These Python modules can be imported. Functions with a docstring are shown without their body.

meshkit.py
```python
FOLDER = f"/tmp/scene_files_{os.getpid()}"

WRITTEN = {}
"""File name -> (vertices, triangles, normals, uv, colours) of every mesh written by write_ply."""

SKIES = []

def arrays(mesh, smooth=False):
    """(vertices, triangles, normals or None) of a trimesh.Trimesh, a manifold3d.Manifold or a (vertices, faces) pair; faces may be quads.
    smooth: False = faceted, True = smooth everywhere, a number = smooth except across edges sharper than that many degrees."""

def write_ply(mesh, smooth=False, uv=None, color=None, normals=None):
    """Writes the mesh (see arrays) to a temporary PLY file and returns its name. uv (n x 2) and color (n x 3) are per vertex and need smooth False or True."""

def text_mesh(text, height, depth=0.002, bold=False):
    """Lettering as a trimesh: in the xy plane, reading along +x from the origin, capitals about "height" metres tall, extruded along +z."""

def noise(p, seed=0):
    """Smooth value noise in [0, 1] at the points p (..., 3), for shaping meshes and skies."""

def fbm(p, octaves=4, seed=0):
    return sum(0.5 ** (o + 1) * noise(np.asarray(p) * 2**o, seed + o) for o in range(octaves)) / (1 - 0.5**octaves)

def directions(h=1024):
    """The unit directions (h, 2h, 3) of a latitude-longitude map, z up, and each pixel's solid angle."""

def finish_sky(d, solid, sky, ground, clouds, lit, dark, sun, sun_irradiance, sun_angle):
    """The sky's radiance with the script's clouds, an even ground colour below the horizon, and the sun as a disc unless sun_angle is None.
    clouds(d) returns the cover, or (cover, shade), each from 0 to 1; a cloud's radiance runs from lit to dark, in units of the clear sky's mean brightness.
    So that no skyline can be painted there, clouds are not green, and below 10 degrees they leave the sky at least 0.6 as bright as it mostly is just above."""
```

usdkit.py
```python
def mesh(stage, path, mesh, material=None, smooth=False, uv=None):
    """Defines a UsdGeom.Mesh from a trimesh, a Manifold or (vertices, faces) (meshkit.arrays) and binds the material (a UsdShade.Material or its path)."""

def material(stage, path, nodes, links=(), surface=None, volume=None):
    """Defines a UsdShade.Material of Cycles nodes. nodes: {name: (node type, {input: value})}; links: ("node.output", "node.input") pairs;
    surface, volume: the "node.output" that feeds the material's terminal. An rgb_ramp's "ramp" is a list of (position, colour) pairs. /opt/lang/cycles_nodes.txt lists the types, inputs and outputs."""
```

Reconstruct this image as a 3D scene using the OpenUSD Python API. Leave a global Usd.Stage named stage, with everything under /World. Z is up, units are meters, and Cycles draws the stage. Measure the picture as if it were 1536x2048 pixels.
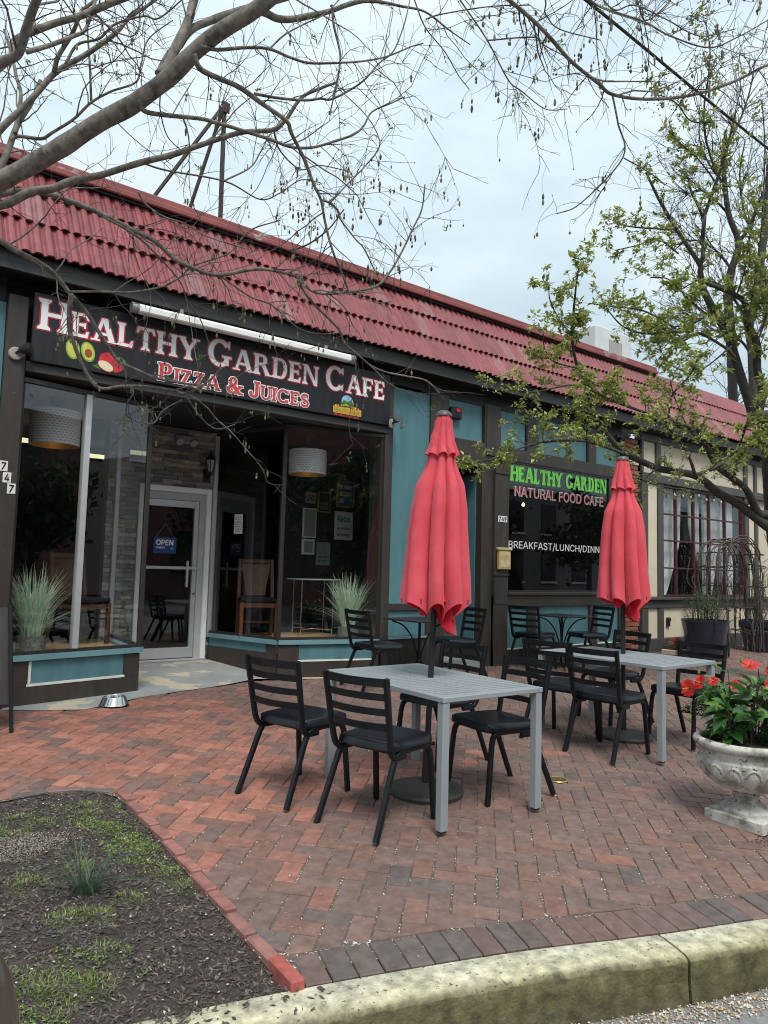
import math, random
import numpy as np, trimesh, usdkit, meshkit
import shapely
from shapely.geometry import Polygon, LineString, Point, box as sbox
from shapely.ops import unary_union
from shapely import affinity
from pxr import Usd, UsdGeom, UsdLux, UsdShade, Gf, Sdf, Vt

random.seed(7)
RNG = np.random.RandomState(11)
stage = Usd.Stage.CreateInMemory()
UsdGeom.SetStageUpAxis(stage, 'Z'); UsdGeom.SetStageMetersPerUnit(stage, 1.0)
UsdGeom.Xform.Define(stage, '/World'); UsdGeom.Scope.Define(stage, '/World/Looks')

# ------------------------------------------------------------------ camera, sky, sun, exposure
PITCH, ROLL, YAW, CAMZ = math.radians(4.6), math.radians(1.52), math.radians(37.7), 1.273
fw = np.array([math.sin(YAW) * math.cos(PITCH), math.cos(YAW) * math.cos(PITCH), math.sin(PITCH)])
rt = np.cross(fw, [0, 0, 1]); rt /= np.linalg.norm(rt); up = np.cross(rt, fw)
rt, up = math.cos(ROLL) * rt + math.sin(ROLL) * up, -math.sin(ROLL) * rt + math.cos(ROLL) * up
cam = UsdGeom.Camera.Define(stage, '/World/camera')
m = Gf.Matrix4d(*[float(v) for v in (*rt, 0, *up, 0, *(-fw), 0, 0, 0, CAMZ, 1)])
cam.AddTransformOp().Set(m)
cam.CreateHorizontalApertureAttr(36.0); cam.CreateVerticalApertureAttr(48.0)
cam.CreateFocalLengthAttr(36.0 * 1440 / 1536); cam.CreateClippingRangeAttr(Gf.Vec2f(0.05, 2000))
cam.CreateExposureAttr(0.95)
SUN_EL, SUN_AZ = math.radians(58), math.radians(205)          # azimuth = atan2(x, y) of the direction towards the sun
SKY = 0.1
usdkit.material(stage, '/World/Looks/overcast_sky', {
    'tc': ('texture_coordinate', {}),
    'sky': ('sky_texture', {'sky_type': 'single_scattering', 'sun_disc': False, 'sun_elevation': SUN_EL, 'sun_rotation': SUN_AZ, 'air_density': 1.0, 'aerosol_density': 1.5}),
    'mp': ('mapping', {'scale': (1.0, 1.0, 2.6)}),
    'n1': ('noise_texture', {'scale': 2.6, 'detail': 6.0, 'roughness': 0.55, 'distortion': 0.3}),
    'r': ('rgb_ramp', {'ramp': [(0.30, (3.0, 3.75, 4.15)), (0.5, (3.75, 4.5, 4.85)), (0.68, (4.6, 5.1, 5.3))]}),
    'sx': ('separate_xyz', {}), 'cie': ('math', {'math_type': 'multiply_add', 'value2': .55, 'value3': .84, 'use_clamp': False}), 'cl': ('clamp', {'min': 0.0, 'max': 1.0}), 'cc': ('combine_color', {}), 'ml': ('mix_color', {'blend_type': 'multiply', 'fac': 1.0, 'use_clamp': False}),
    'mx': ('mix_color', {'fac': 0.93, 'use_clamp': False}),
    'bg': ('background_shader', {'strength': SKY}),
}, [('tc.generated', 'mp.vector'), ('mp.vector', 'n1.vector'), ('n1.fac', 'r.fac'), ('sky.color', 'mx.a'), ('tc.generated', 'sx.vector'), ('sx.z', 'cl.value'), ('cl.result', 'cie.value1'), ('cie.value', 'cc.r'), ('cie.value', 'cc.g'), ('cie.value', 'cc.b'), ('r.color', 'ml.a'), ('cc.color', 'ml.b'), ('ml.result', 'mx.b'), ('mx.result', 'bg.color')], surface='bg.background')
dome = UsdLux.DomeLight.Define(stage, '/World/sky')
UsdShade.MaterialBindingAPI.Apply(dome.GetPrim()).Bind(UsdShade.Material.Get(stage, '/World/Looks/overcast_sky'))
sun = UsdLux.DistantLight.Define(stage, '/World/sun')
sun.CreateIntensityAttr(0.4); sun.CreateAngleAttr(22.0); sun.CreateNormalizeAttr(True); sun.CreateColorAttr(Gf.Vec3f(1.0, 0.965, 0.91))
sun.AddRotateXYZOp().Set(Gf.Vec3f(math.degrees(math.pi / 2 - SUN_EL), 0, -math.degrees(SUN_AZ) + 180))

# ------------------------------------------------------------------ helpers
used = {}
def numbered(path):
    n = used.get(path, -1) + 1; used[path] = n
    return path if n == 0 else '%s_%03d' % (path, n)
def tag(prim, label=None, cat=None, group=None, kind=None):
    for k, v in (('label', label), ('category', cat), ('group', group), ('kind', kind)):
        if v: prim.SetCustomDataByKey(k, v)
    return prim
class Node:
    def __init__(s, path): s.path = path; s.prim = stage.GetPrimAtPath(path)
def thing(name, label=None, cat=None, group=None, kind=None, loc=None, rz=0.0, parent=None):
    p = numbered((parent.path if parent else '/World') + '/' + name)
    x = UsdGeom.Xform.Define(stage, p)
    if loc is not None: x.AddTranslateOp().Set(Gf.Vec3d(*map(float, loc)))
    if rz: x.AddRotateZOp().Set(math.degrees(rz))
    n = Node(p); tag(n.prim, label, cat, group, kind)
    return n
MATS = {}
def mat_path(mm): return MATS[mm] if isinstance(mm, str) else mm
def obj(name, mesh, mm, parent=None, smooth=False, tint=None, label=None, cat=None, group=None, kind=None):
    p = numbered((parent.path if parent else '/World') + '/' + name)
    g = usdkit.mesh(stage, p, mesh, MATS[mm], smooth)
    if tint is not None:
        t = np.asarray(tint, np.float32)
        pv = UsdGeom.PrimvarsAPI(g).CreatePrimvar('tint', Sdf.ValueTypeNames.Color3fArray, 'vertex')
        if t.ndim == 1: t = np.tile(t, (len(g.GetPointsAttr().Get()), 1))
        pv.Set(Vt.Vec3fArray.FromNumpy(np.ascontiguousarray(t)))
    n = Node(p); tag(n.prim, label, cat, group, kind)
    return n
def copy_of(src, loc, rz, label=None, group=None):
    base = src.path.rsplit('/', 1)[1]
    x = UsdGeom.Xform.Define(stage, numbered('/World/' + base))
    x.GetPrim().GetReferences().AddInternalReference(src.path)
    x.ClearXformOpOrder()
    x.AddTranslateOp().Set(Gf.Vec3d(*map(float, loc)))
    x.AddRotateZOp().Set(math.degrees(rz))
    x.GetPrim().SetInstanceable(True)
    was = src.prim.GetCustomData()
    tag(x.GetPrim(), label or was.get('label'), was.get('category'), group or was.get('group'))
    return Node(str(x.GetPath()))

class MB:
    """collects vertices, triangles and tints of several shapes that make one part"""
    def __init__(s): s.v, s.f, s.t, s.n = [], [], [], 0
    def add(s, v, f, tint=None):
        v = np.asarray(v, float); f = np.asarray(f, int)
        if f.shape[1] == 4: f = np.vstack([f[:, [0, 1, 2]], f[:, [0, 2, 3]]])
        s.v.append(v); s.f.append(f + s.n); s.n += len(v)
        if tint is not None: s.t.append(np.broadcast_to(np.asarray(tint, float), (len(v), 3)))
        return s
    def mesh(s): return np.vstack(s.v), np.vstack(s.f)
    def tint(s): return np.vstack(s.t) if s.t else None
    def put(s, name, mm, parent=None, smooth=False, **k):
        v, f = s.mesh(); t = s.tint()
        if t is not None and smooth not in (False, True): smooth = True
        return obj(name, (v, f), mm, parent, smooth, tint=t, **k)
BF = np.array([[0, 3, 2, 1], [4, 5, 6, 7], [0, 1, 5, 4], [1, 2, 6, 5], [2, 3, 7, 6], [3, 0, 4, 7]])
def bx(x0, x1, y0, y1, z0, z1):
    return np.array([[x0, y0, z0], [x1, y0, z0], [x1, y1, z0], [x0, y1, z0], [x0, y0, z1], [x1, y0, z1], [x1, y1, z1], [x0, y1, z1]], float), BF
def cbx(x0, x1, y0, y1, z0, z1, c=.006):
    """box with chamfered edges"""
    lo = np.array([x0, y0, z0], float); hi = np.array([x1, y1, z1], float); c = min(c, (hi - lo).min() * .45); P = []
    for sx in (0, 1):
        for sy in (0, 1):
            for sz in (0, 1):
                b = np.where([sx, sy, sz], hi, lo); d = np.where([sx, sy, sz], -c, c)
                for k in range(3):
                    q = b + d; q[k] = b[k]; P.append(q)
    h = trimesh.convex.convex_hull(np.array(P)); return np.array(h.vertices), np.array(h.faces)
def rotz(v, a, o=(0, 0, 0)):
    o = np.asarray(o, float); c, s_ = math.cos(a), math.sin(a); w = np.asarray(v, float) - o
    return np.stack([w[:, 0] * c - w[:, 1] * s_, w[:, 0] * s_ + w[:, 1] * c, w[:, 2]], 1) + o
def extr(poly, d):
    """shapely polygon -> solid of thickness d along +z"""
    gs = [g for g in getattr(poly, 'geoms', [poly]) if g.geom_type == 'Polygon' and g.area > 1e-9]
    ms = [trimesh.creation.extrude_polygon(g, d, engine='earcut') for g in gs]
    mm = trimesh.util.concatenate(ms); return np.array(mm.vertices), np.array(mm.faces)
def onwall(v, y):
    """shape drawn in (x, z) with thickness along local z -> standing on a wall at depth y, thickness towards the street (-y)"""
    v = np.asarray(v); return np.stack([v[:, 0], y - v[:, 2], v[:, 1]], 1)
def spline(P, n):
    P = np.asarray(P, float)
    if len(P) == 2: return P[0] + (P[1] - P[0]) * np.linspace(0, 1, n + 1)[:, None]
    Q = np.vstack([2 * P[0] - P[1], P, 2 * P[-1] - P[-2]]); out = []
    for i in range(1, len(Q) - 2):
        t = np.linspace(0, 1, n, endpoint=False)[:, None]; a, b, c, d = Q[i - 1], Q[i], Q[i + 1], Q[i + 2]
        out.append(.5 * (2 * b + (c - a) * t + (2 * a - 5 * b + 4 * c - d) * t ** 2 + (3 * b - a - 3 * c + d) * t ** 3))
    return np.vstack(out + [P[-1:]])
def tube(P, R, k=6, section=None, cap=True, upv=None):
    P = np.asarray(P, float); n = len(P); R = np.broadcast_to(np.asarray(R, float), n)
    T = np.gradient(P, axis=0); T /= np.maximum(np.linalg.norm(T, axis=1, keepdims=True), 1e-9)
    a = np.array(upv if upv is not None else ([0, 0, 1.0] if abs(T[0][2]) < .9 else [1.0, 0, 0]))
    if section is None:
        th = np.arange(k) * 2 * math.pi / k; section = np.stack([np.cos(th), np.sin(th)], 1)
    section = np.asarray(section, float); k = len(section); V = np.empty((n, k, 3)); u = np.cross(a, T[0])
    for i in range(n):
        u = u - T[i] * (u @ T[i]); u /= max(np.linalg.norm(u), 1e-9); w = np.cross(T[i], u)
        V[i] = P[i] + R[i] * (section[:, :1] * u + section[:, 1:] * w)
    i, j = np.meshgrid(np.arange(n - 1), np.arange(k), indexing='ij'); j2 = (j + 1) % k
    q = np.stack([i * k + j, i * k + j2, (i + 1) * k + j2, (i + 1) * k + j], -1).reshape(-1, 4)
    F = np.vstack([q[:, [0, 1, 2]], q[:, [0, 2, 3]]]); V = V.reshape(-1, 3)
    if cap:
        c = len(V); V = np.vstack([V, P[:1], P[-1:]]); jj = np.arange(k); j3 = (jj + 1) % k; e = (n - 1) * k
        F = np.vstack([F, np.stack([np.full(k, c), j3, jj], 1), np.stack([np.full(k, c + 1), e + jj, e + j3], 1)])
    return V, F
SQ = np.array([[1, .7], [.7, 1], [-.7, 1], [-1, .7], [-1, -.7], [-.7, -1], [.7, -1], [1, -.7]])
def lathe(prof, n=40, th0=0, th1=2 * math.pi):
    prof = np.asarray(prof, float); th = np.linspace(th0, th1, n, endpoint=False); m_ = len(prof)
    V = np.stack([prof[:, 0][:, None] * np.cos(th), prof[:, 0][:, None] * np.sin(th), np.broadcast_to(prof[:, 1][:, None], (m_, n))], -1).reshape(-1, 3)
    i, j = np.meshgrid(np.arange(m_ - 1), np.arange(n), indexing='ij'); j2 = (j + 1) % n
    q = np.stack([i * n + j, i * n + j2, (i + 1) * n + j2, (i + 1) * n + j], -1).reshape(-1, 4)
    return V, np.vstack([q[:, [0, 1, 2]], q[:, [0, 2, 3]]])
def grid(f, us, vs):
    U, Vv = np.meshgrid(us, vs, indexing='ij'); V = np.stack(f(U, Vv), -1).reshape(-1, 3); n = len(vs)
    i, j = np.meshgrid(np.arange(len(us) - 1), np.arange(n - 1), indexing='ij')
    q = np.stack([i * n + j, (i + 1) * n + j, (i + 1) * n + j + 1, i * n + j + 1], -1).reshape(-1, 4)
    return V, np.vstack([q[:, [0, 1, 2]], q[:, [0, 2, 3]]])
def G(y): return .05 * np.minimum(np.asarray(y, float) - 7.0, 0)
def proj(q):
    v = np.asarray(q, float) - [0, 0, CAMZ]; w = v @ fw
    return np.stack([768 + 1440 * (v @ rt) / w, 1024 - 1440 * (v @ up) / w, w], -1)

# ------------------------------------------------------------------ materials
def M(name, col, rough=.5, metal=0.0, var=.12, scale=6.0, bump=0.0, bscale=80.0, spec=.5, tint=False, col2=None, thresh=(.5, .6), sc2=4.0, coat=0.0, stretch=None, emit=0.0, sheen=0.0, trans=None, speck=None, det=5.0):
    """principled material: base colour modulated by soft noise; col2 = worn or stained colour in patches; tint multiplies by a mesh primvar"""
    nodes = {'g': ('geometry', {}), 'n': ('noise_texture', {'scale': scale, 'detail': det, 'roughness': .6}),
             'lo': ('map_range', {'from_min': .3, 'from_max': .7, 'to_min': 1 - var, 'to_max': 1 + var}),
             'base': ('color', {'value': col}), 'mul': ('mix_color', {'blend_type': 'multiply', 'fac': 1.0, 'use_clamp': False}),
             'cc': ('combine_color', {'color_type': 'rgb'}),
             'p': ('principled_bsdf', {'roughness': rough, 'metallic': metal, 'specular_ior_level': spec, 'coat_weight': coat, 'sheen_weight': sheen})}
    links = [('n.fac', 'lo.value'), ('lo.result', 'cc.r'), ('lo.result', 'cc.g'), ('lo.result', 'cc.b'), ('cc.color', 'mul.b')]
    src = 'g.position'
    if stretch:
        nodes['mp'] = ('mapping', {'scale': stretch}); links += [('g.position', 'mp.vector')]; src = 'mp.vector'
    links.append((src, 'n.vector'))
    if tint:
        nodes['at'] = ('attribute', {'attribute': 'tint'}); links.append(('at.color', 'mul.a'))
    else: links.append(('base.color', 'mul.a'))
    out = 'mul.result'
    if col2 is not None:
        nodes |= {'n2': ('noise_texture', {'scale': sc2, 'detail': 8.0, 'roughness': .65}), 'm2': ('map_range', {'from_min': thresh[0], 'from_max': thresh[1], 'clamp': True}),
                  'c2': ('color', {'value': col2}), 'mx2': ('mix_color', {})}
        links += [(src, 'n2.vector'), ('n2.fac', 'm2.value'), ('m2.result', 'mx2.fac'), (out, 'mx2.a'), ('c2.color', 'mx2.b')]; out = 'mx2.result'
    if speck:
        scol, sscale, sth = speck
        nodes |= {'n3': ('noise_texture', {'scale': sscale, 'detail': 3.0}), 'm3': ('map_range', {'from_min': sth, 'from_max': sth + .05, 'clamp': True}), 'c3': ('color', {'value': scol}), 'mx3': ('mix_color', {})}
        links += [('g.position', 'n3.vector'), ('n3.fac', 'm3.value'), ('m3.result', 'mx3.fac'), (out, 'mx3.a'), ('c3.color', 'mx3.b')]; out = 'mx3.result'
    links.append((out, 'p.base_color'))
    if bump:
        nodes |= {'nb': ('noise_texture', {'scale': bscale, 'detail': 4.0}), 'bp': ('bump', {'strength': bump, 'distance': .004})}
        links += [(src, 'nb.vector'), ('nb.fac', 'bp.height'), ('bp.normal', 'p.normal')]
    surf = 'p.BSDF'
    if emit:
        nodes['p'][1]['emission_strength'] = emit; nodes['p'][1]['emission_color'] = col
    if trans:
        nodes |= {'tl': ('translucent_bsdf', {}), 'mc': ('mix_closure', {'fac': trans})}
        links += [(out, 'tl.color'), ('p.BSDF', 'mc.closure1'), ('tl.BSDF', 'mc.closure2')]; surf = 'mc.closure'
    MATS[name] = usdkit.material(stage, '/World/Looks/' + name, nodes, links, surface=surf)
def glass(name, ior=1.5, tintc=(1, 1, 1), rough=0.0):
    MATS[name] = usdkit.material(stage, '/World/Looks/' + name, {
        'lw': ('layer_weight', {'blend': .5}), 'pw': ('math', {'math_type': 'power', 'value2': 5.0}), 'f': ('math', {'math_type': 'multiply_add', 'value2': .91, 'value3': .09}), 't': ('transparent_bsdf', {'color': tintc}), 'gl': ('glossy_bsdf', {'color': (.95, .97, 1), 'roughness': rough}), 'm': ('mix_closure', {})},
        [('lw.facing', 'pw.value1'), ('pw.value', 'f.value1'), ('f.value', 'm.fac'), ('t.BSDF', 'm.closure1'), ('gl.BSDF', 'm.closure2')], surface='m.closure')
glass('window_glass', 1.55, (.94, .96, .96))
M('dark_brown_paint', (.040, .032, .026), .5, var=.15, scale=3, bump=.08, bscale=40, col2=(.062, .053, .044), thresh=(.52, .7), sc2=2.6, stretch=(3, 3, .7), speck=((.14, .13, .115), 34.0, .735))
M('black_brown_paint', (.012, .011, .012), .5, var=.15)
M('grey_fascia_paint', (.045, .043, .042), .5, var=.15, scale=2)
M('teal_paint', (.085, .205, .235), .5, var=.12, scale=2.5, bump=.08, bscale=30, col2=(.065, .15, .165), thresh=(.50, .74), sc2=1.6, stretch=(3.2, 3.2, .55), speck=((.22, .34, .36), 38.0, .735))
M('teal_sill_paint', (.15, .29, .32), .42, var=.1, scale=5, bump=.1, bscale=30)
M('white_caulk', (.72, .71, .67), .6, var=.12, scale=30, bump=.5, bscale=60)
M('black_sign_wood', (.012, .0125, .015), .45, var=.55, scale=5, stretch=(10, 1, .5))
M('sign_white', (.90, .91, .90), .5, var=.03); M('sign_red', (.52, .035, .05), .5, var=.06)
M('sign_letter_red', (.60, .06, .07), .5, var=.06)
M('sign_green', (.25, .45, .05), .5, var=.25, scale=20); M('sign_leaf', (.05, .20, .04), .5, var=.3, scale=25)
M('sign_cream', (.80, .70, .48), .5, var=.1, scale=20); M('sign_pit', (.33, .07, .02), .5, var=.3, scale=30); M('sign_yellow', (.62, .62, .10), .5, var=.15, scale=15)
M('sign_orange', (.72, .33, .04), .5, var=.12, scale=20); M('sign_apple', (.55, .03, .04), .35, var=.35, scale=18); M('sign_sky', (.35, .55, .75), .5, var=.3, scale=15)
M('roof_tile', (.42, .1, .1), .55, tint=True, var=.22, scale=9, bump=.25, bscale=45, col2=(.24, .10, .10), thresh=(.58, .75), sc2=3.5)
M('ridge_paint', (.25, .065, .058), .5, var=.2, scale=3, col2=(.42, .36, .33), thresh=(.60, .66), sc2=1.6, bump=.2)
M('rusty_steel', (.045, .027, .021), .7, var=.4, scale=15, bump=.3)
M('white_roof_coating', (.62, .64, .64), .6, var=.08, scale=2)
M('aluminium', (.58, .59, .60), .4, metal=.5, var=.06, bump=.05); M('white_frame', (.90, .90, .88), .45, var=.06, scale=4)
M('grey_frame', (.46, .47, .47), .5, var=.08); M('dark_bronze', (.045, .040, .036), .4, metal=.4, var=.1)
M('stone_veneer', (.2, .2, .2), .75, tint=True, var=.35, scale=14, bump=.8, bscale=35, stretch=(1, 1, 3))
M('mortar', (.05, .048, .045), .9, var=.2)
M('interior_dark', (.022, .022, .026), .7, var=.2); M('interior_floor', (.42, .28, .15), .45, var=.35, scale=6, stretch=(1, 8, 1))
M('interior_ceiling', (.22, .22, .22), .8, var=.08); M('tile_floor_dark', (.05, .045, .04), .4, var=.3, scale=4)
M('wood_chair', (.095, .034, .016), .4, var=.4, scale=5, stretch=(8, 8, 1)); M('chrome', (.7, .7, .7), .12, metal=1.0, var=.02); M('steel_bowl', (.62, .61, .59), .16, metal=1.0, var=.05)
M('lamp_white', (.85, .86, .86), .5, var=.04); M('lamp_gold', (.55, .36, .12), .4, metal=.5, var=.2, scale=40); M('bulb_warm', (1.0, .62, .22), .5, emit=.9); M('bulb_glow', (1.0, .62, .22), .5, emit=4.0)
M('strip_light', (.95, .92, .55), .5, emit=.55)
M('paper', (.84, .85, .84), .7, var=.04); M('paper_grey', (.36, .35, .34), .7, var=.1); M('ink', (.03, .04, .05), .6); M('ink_blue', (.03, .16, .30), .6); M('poster_yellow', (.40, .27, .06), .6, var=.15); M('poster_teal', (.03, .14, .22), .6, var=.2); M('poster_mint', (.30, .38, .34), .6)
M('open_blue', (.02, .05, .20), .4, var=.08); M('open_light', (.10, .28, .60), .4)
M('grass_blade', (.33, .47, .29), .6, tint=True, var=.15, scale=20, trans=.25)
M('woven_pot', (.16, .16, .14), .8, var=.7, scale=60, bump=.8, bscale=60)
M('chair_metal', (.006, .007, .009), .34, var=.25, scale=12, spec=.35, col2=(.03, .03, .034), thresh=(.62, .72), sc2=14)
M('black_vinyl', (.006, .007, .010), .27, var=.12, scale=10, bump=.12, bscale=90, speck=((.35, .32, .28), 55.0, .76))
M('table_grey', (.265, .292, .308), .45, var=.07, scale=4, speck=((.5, .5, .48), 70.0, .76)); M('table_black', (.018, .019, .021), .4, var=.15)
M('umbrella_base', (.040, .040, .040), .6, var=.3, scale=10, bump=.3); M('umbrella_pole', (.016, .016, .018), .4, var=.1); M('umbrella_cap', (.08, .085, .09), .4, var=.1)
M('number_plate_white', (.72, .72, .70), .4, var=.04); M('number_black', (.01, .01, .01), .4)
M('brochure_yellow', (.48, .36, .12), .5, var=.2, scale=12); M('brochure_cream', (.62, .50, .28), .5, var=.25, scale=20)
M('alarm_black', (.012, .012, .014), .4); M('alarm_red', (.6, .02, .02), .35)
M('lamp_bracket', (.34, .31, .27), .6, var=.25, scale=40); M('lamp_black', (.014, .014, .016), .45)
M('tube_white', (.82, .82, .79), .4, var=.06, scale=8, col2=(.36, .33, .28), thresh=(.68, .74), sc2=6); M('tube_cap', (.33, .32, .31), .45, metal=.6, var=.15)
M('lettering_green', (.16, .62, .08), .45, var=.06); M('lettering_white', (.75, .76, .76), .5); M('lettering_pink', (.50, .10, .13), .5)
M('cream_board', (.66, .58, .44), .6, var=.06, scale=3); M('cream_stucco', (.58, .51, .39), .8, var=.08, scale=4, bump=.3, bscale=70); M('timber_grey', (.068, .068, .062), .55, var=.15, scale=3)
M('muntin_red', (.075, .018, .020), .5, var=.15); M('curtain', (.85, .87, .87), .8, var=.06, trans=.35)
M('brick', (.3, .1, .07), .75, tint=True, var=.28, scale=16, bump=.45, bscale=90, speck=((.5, .46, .40), 60.0, .735))
M('wall_brick', (.3, .1, .07), .8, tint=True, var=.25, scale=25, bump=.4, bscale=90)
M('joint_sand', (.10, .085, .07), .95, var=.4, scale=40, bump=.8, bscale=150, speck=((.66, .61, .53), 75.0, .585))
M('concrete_apron', (.27, .285, .28), .6, var=.16, scale=3, bump=.2, bscale=60, col2=(.46, .41, .31), thresh=(.545, .56), sc2=1.9)
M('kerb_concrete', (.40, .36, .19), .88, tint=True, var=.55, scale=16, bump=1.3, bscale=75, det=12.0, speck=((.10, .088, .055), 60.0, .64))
M('asphalt', (.20, .20, .20), .85, var=.2, scale=20, bump=.9, bscale=160)
M('soil', (.040, .032, .027), .95, var=.45, scale=22, bump=1.0, bscale=90, col2=(.06, .05, .04), thresh=(.52, .66), sc2=7)
M('tinted_rough', (.2, .2, .2), .85, tint=True, var=.25, scale=60); M('tinted_leaf', (.1, .2, .05), .55, tint=True, var=.2, scale=30, trans=.3)
M('hibiscus_leaf', (.035, .105, .022), .38, tint=True, var=.3, scale=35, trans=.22, spec=.5); M('petal', (.66, .035, .03), .5, tint=True, var=.18, scale=30, trans=.3)
M('cast_stone', (.50, .48, .44), .85, var=.22, scale=14, bump=1.0, bscale=80, col2=(.19, .175, .145), thresh=(.47, .64), sc2=8, speck=((.035, .03, .025), 40.0, .635))
M('potting_soil', (.030, .020, .015), .95, var=.6, scale=60, bump=1.0, bscale=60)
M('navy_pot', (.012, .016, .030), .28, var=.15, coat=.5); M('brass', (.42, .30, .10), .45, metal=.6, var=.3, scale=60)
M('locust_bark', (.185, .162, .135), .85, var=.5, scale=18, bump=1.0, bscale=45, col2=(.085, .074, .064), thresh=(.5, .62), sc2=14, stretch=(1, 1, .7)); M('twig_bark', (.062, .052, .044), .8, var=.2)
M('pear_bark', (.050, .044, .038), .85, var=.4, scale=16, bump=.9, bscale=45); M('vine_bark', (.085, .072, .062), .85, var=.4, scale=25, bump=.6)
M('cable_black', (.015, .015, .016), .5); M('post_brown', (.06, .042, .032), .32, var=.4, scale=6, coat=.3)
M('clear_bulb', (.5, .5, .48), .1, spec=.8); M('pale_render', (.30, .30, .28), .8, var=.06); M('brick_far', (.20, .10, .08), .85, var=.2, scale=2); M('window_dark', (.02, .022, .026), .1)
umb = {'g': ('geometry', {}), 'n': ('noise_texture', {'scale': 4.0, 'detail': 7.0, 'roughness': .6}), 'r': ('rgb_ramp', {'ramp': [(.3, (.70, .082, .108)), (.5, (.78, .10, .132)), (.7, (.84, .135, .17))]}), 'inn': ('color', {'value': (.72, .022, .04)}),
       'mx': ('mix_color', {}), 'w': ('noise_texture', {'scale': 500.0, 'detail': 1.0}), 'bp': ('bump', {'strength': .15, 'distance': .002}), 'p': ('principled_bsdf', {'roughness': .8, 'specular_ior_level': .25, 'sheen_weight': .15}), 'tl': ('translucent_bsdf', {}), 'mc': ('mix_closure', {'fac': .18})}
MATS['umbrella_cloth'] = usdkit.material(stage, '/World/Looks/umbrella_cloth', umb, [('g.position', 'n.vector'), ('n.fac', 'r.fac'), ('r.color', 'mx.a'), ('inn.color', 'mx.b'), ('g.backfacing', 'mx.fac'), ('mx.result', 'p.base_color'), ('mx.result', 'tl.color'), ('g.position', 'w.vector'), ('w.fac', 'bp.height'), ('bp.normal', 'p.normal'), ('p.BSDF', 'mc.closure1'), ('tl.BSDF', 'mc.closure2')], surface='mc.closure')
# ------------------------------------------------------------------ ground, street, kerb
STREET = -.445
def sheet(poly, dx, zf):
    """triangulated sheet over a polygon, following z = zf(x, y)"""
    x0, y0, x1, y1 = poly.bounds; xs = np.arange(math.floor(x0 / dx) * dx, x1 + dx, dx); ys = np.arange(math.floor(y0 / dx) * dx, y1 + dx, dx)
    V, F, n = [], [], 0
    prep = shapely.prepared.prep(poly)
    for a in xs[:-1]:
        for b in ys[:-1]:
            c = sbox(a, b, a + dx, b + dx)
            if prep.contains(c): gs = [c]
            elif prep.intersects(c): i = poly.intersection(c); gs = [g for g in getattr(i, 'geoms', [i]) if g.geom_type == 'Polygon' and g.area > 1e-7]
            else: continue
            for g in gs:
                p = np.array(g.exterior.coords)[:-1]
                try: v2, f2 = trimesh.creation.triangulate_polygon(g, engine='earcut')
                except Exception: continue
                V.append(np.column_stack([v2, zf(v2[:, 0], v2[:, 1])])); F.append(np.asarray(f2) + n); n += len(v2)
    V, F = np.vstack(V), np.vstack(F)
    nz = np.cross(V[F[:, 1]] - V[F[:, 0]], V[F[:, 2]] - V[F[:, 0]])[:, 2]; F[nz < 0] = F[nz < 0][:, ::-1]
    return V, F
obj('ground', (np.array([[-400, -400, -.6], [400, -400, -.6], [400, 400, -.6], [-400, 400, -.6]]), [[0, 1, 2, 3]]), 'soil', label='bare earth lying under everything out to the horizon', cat='ground', kind='structure')
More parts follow.
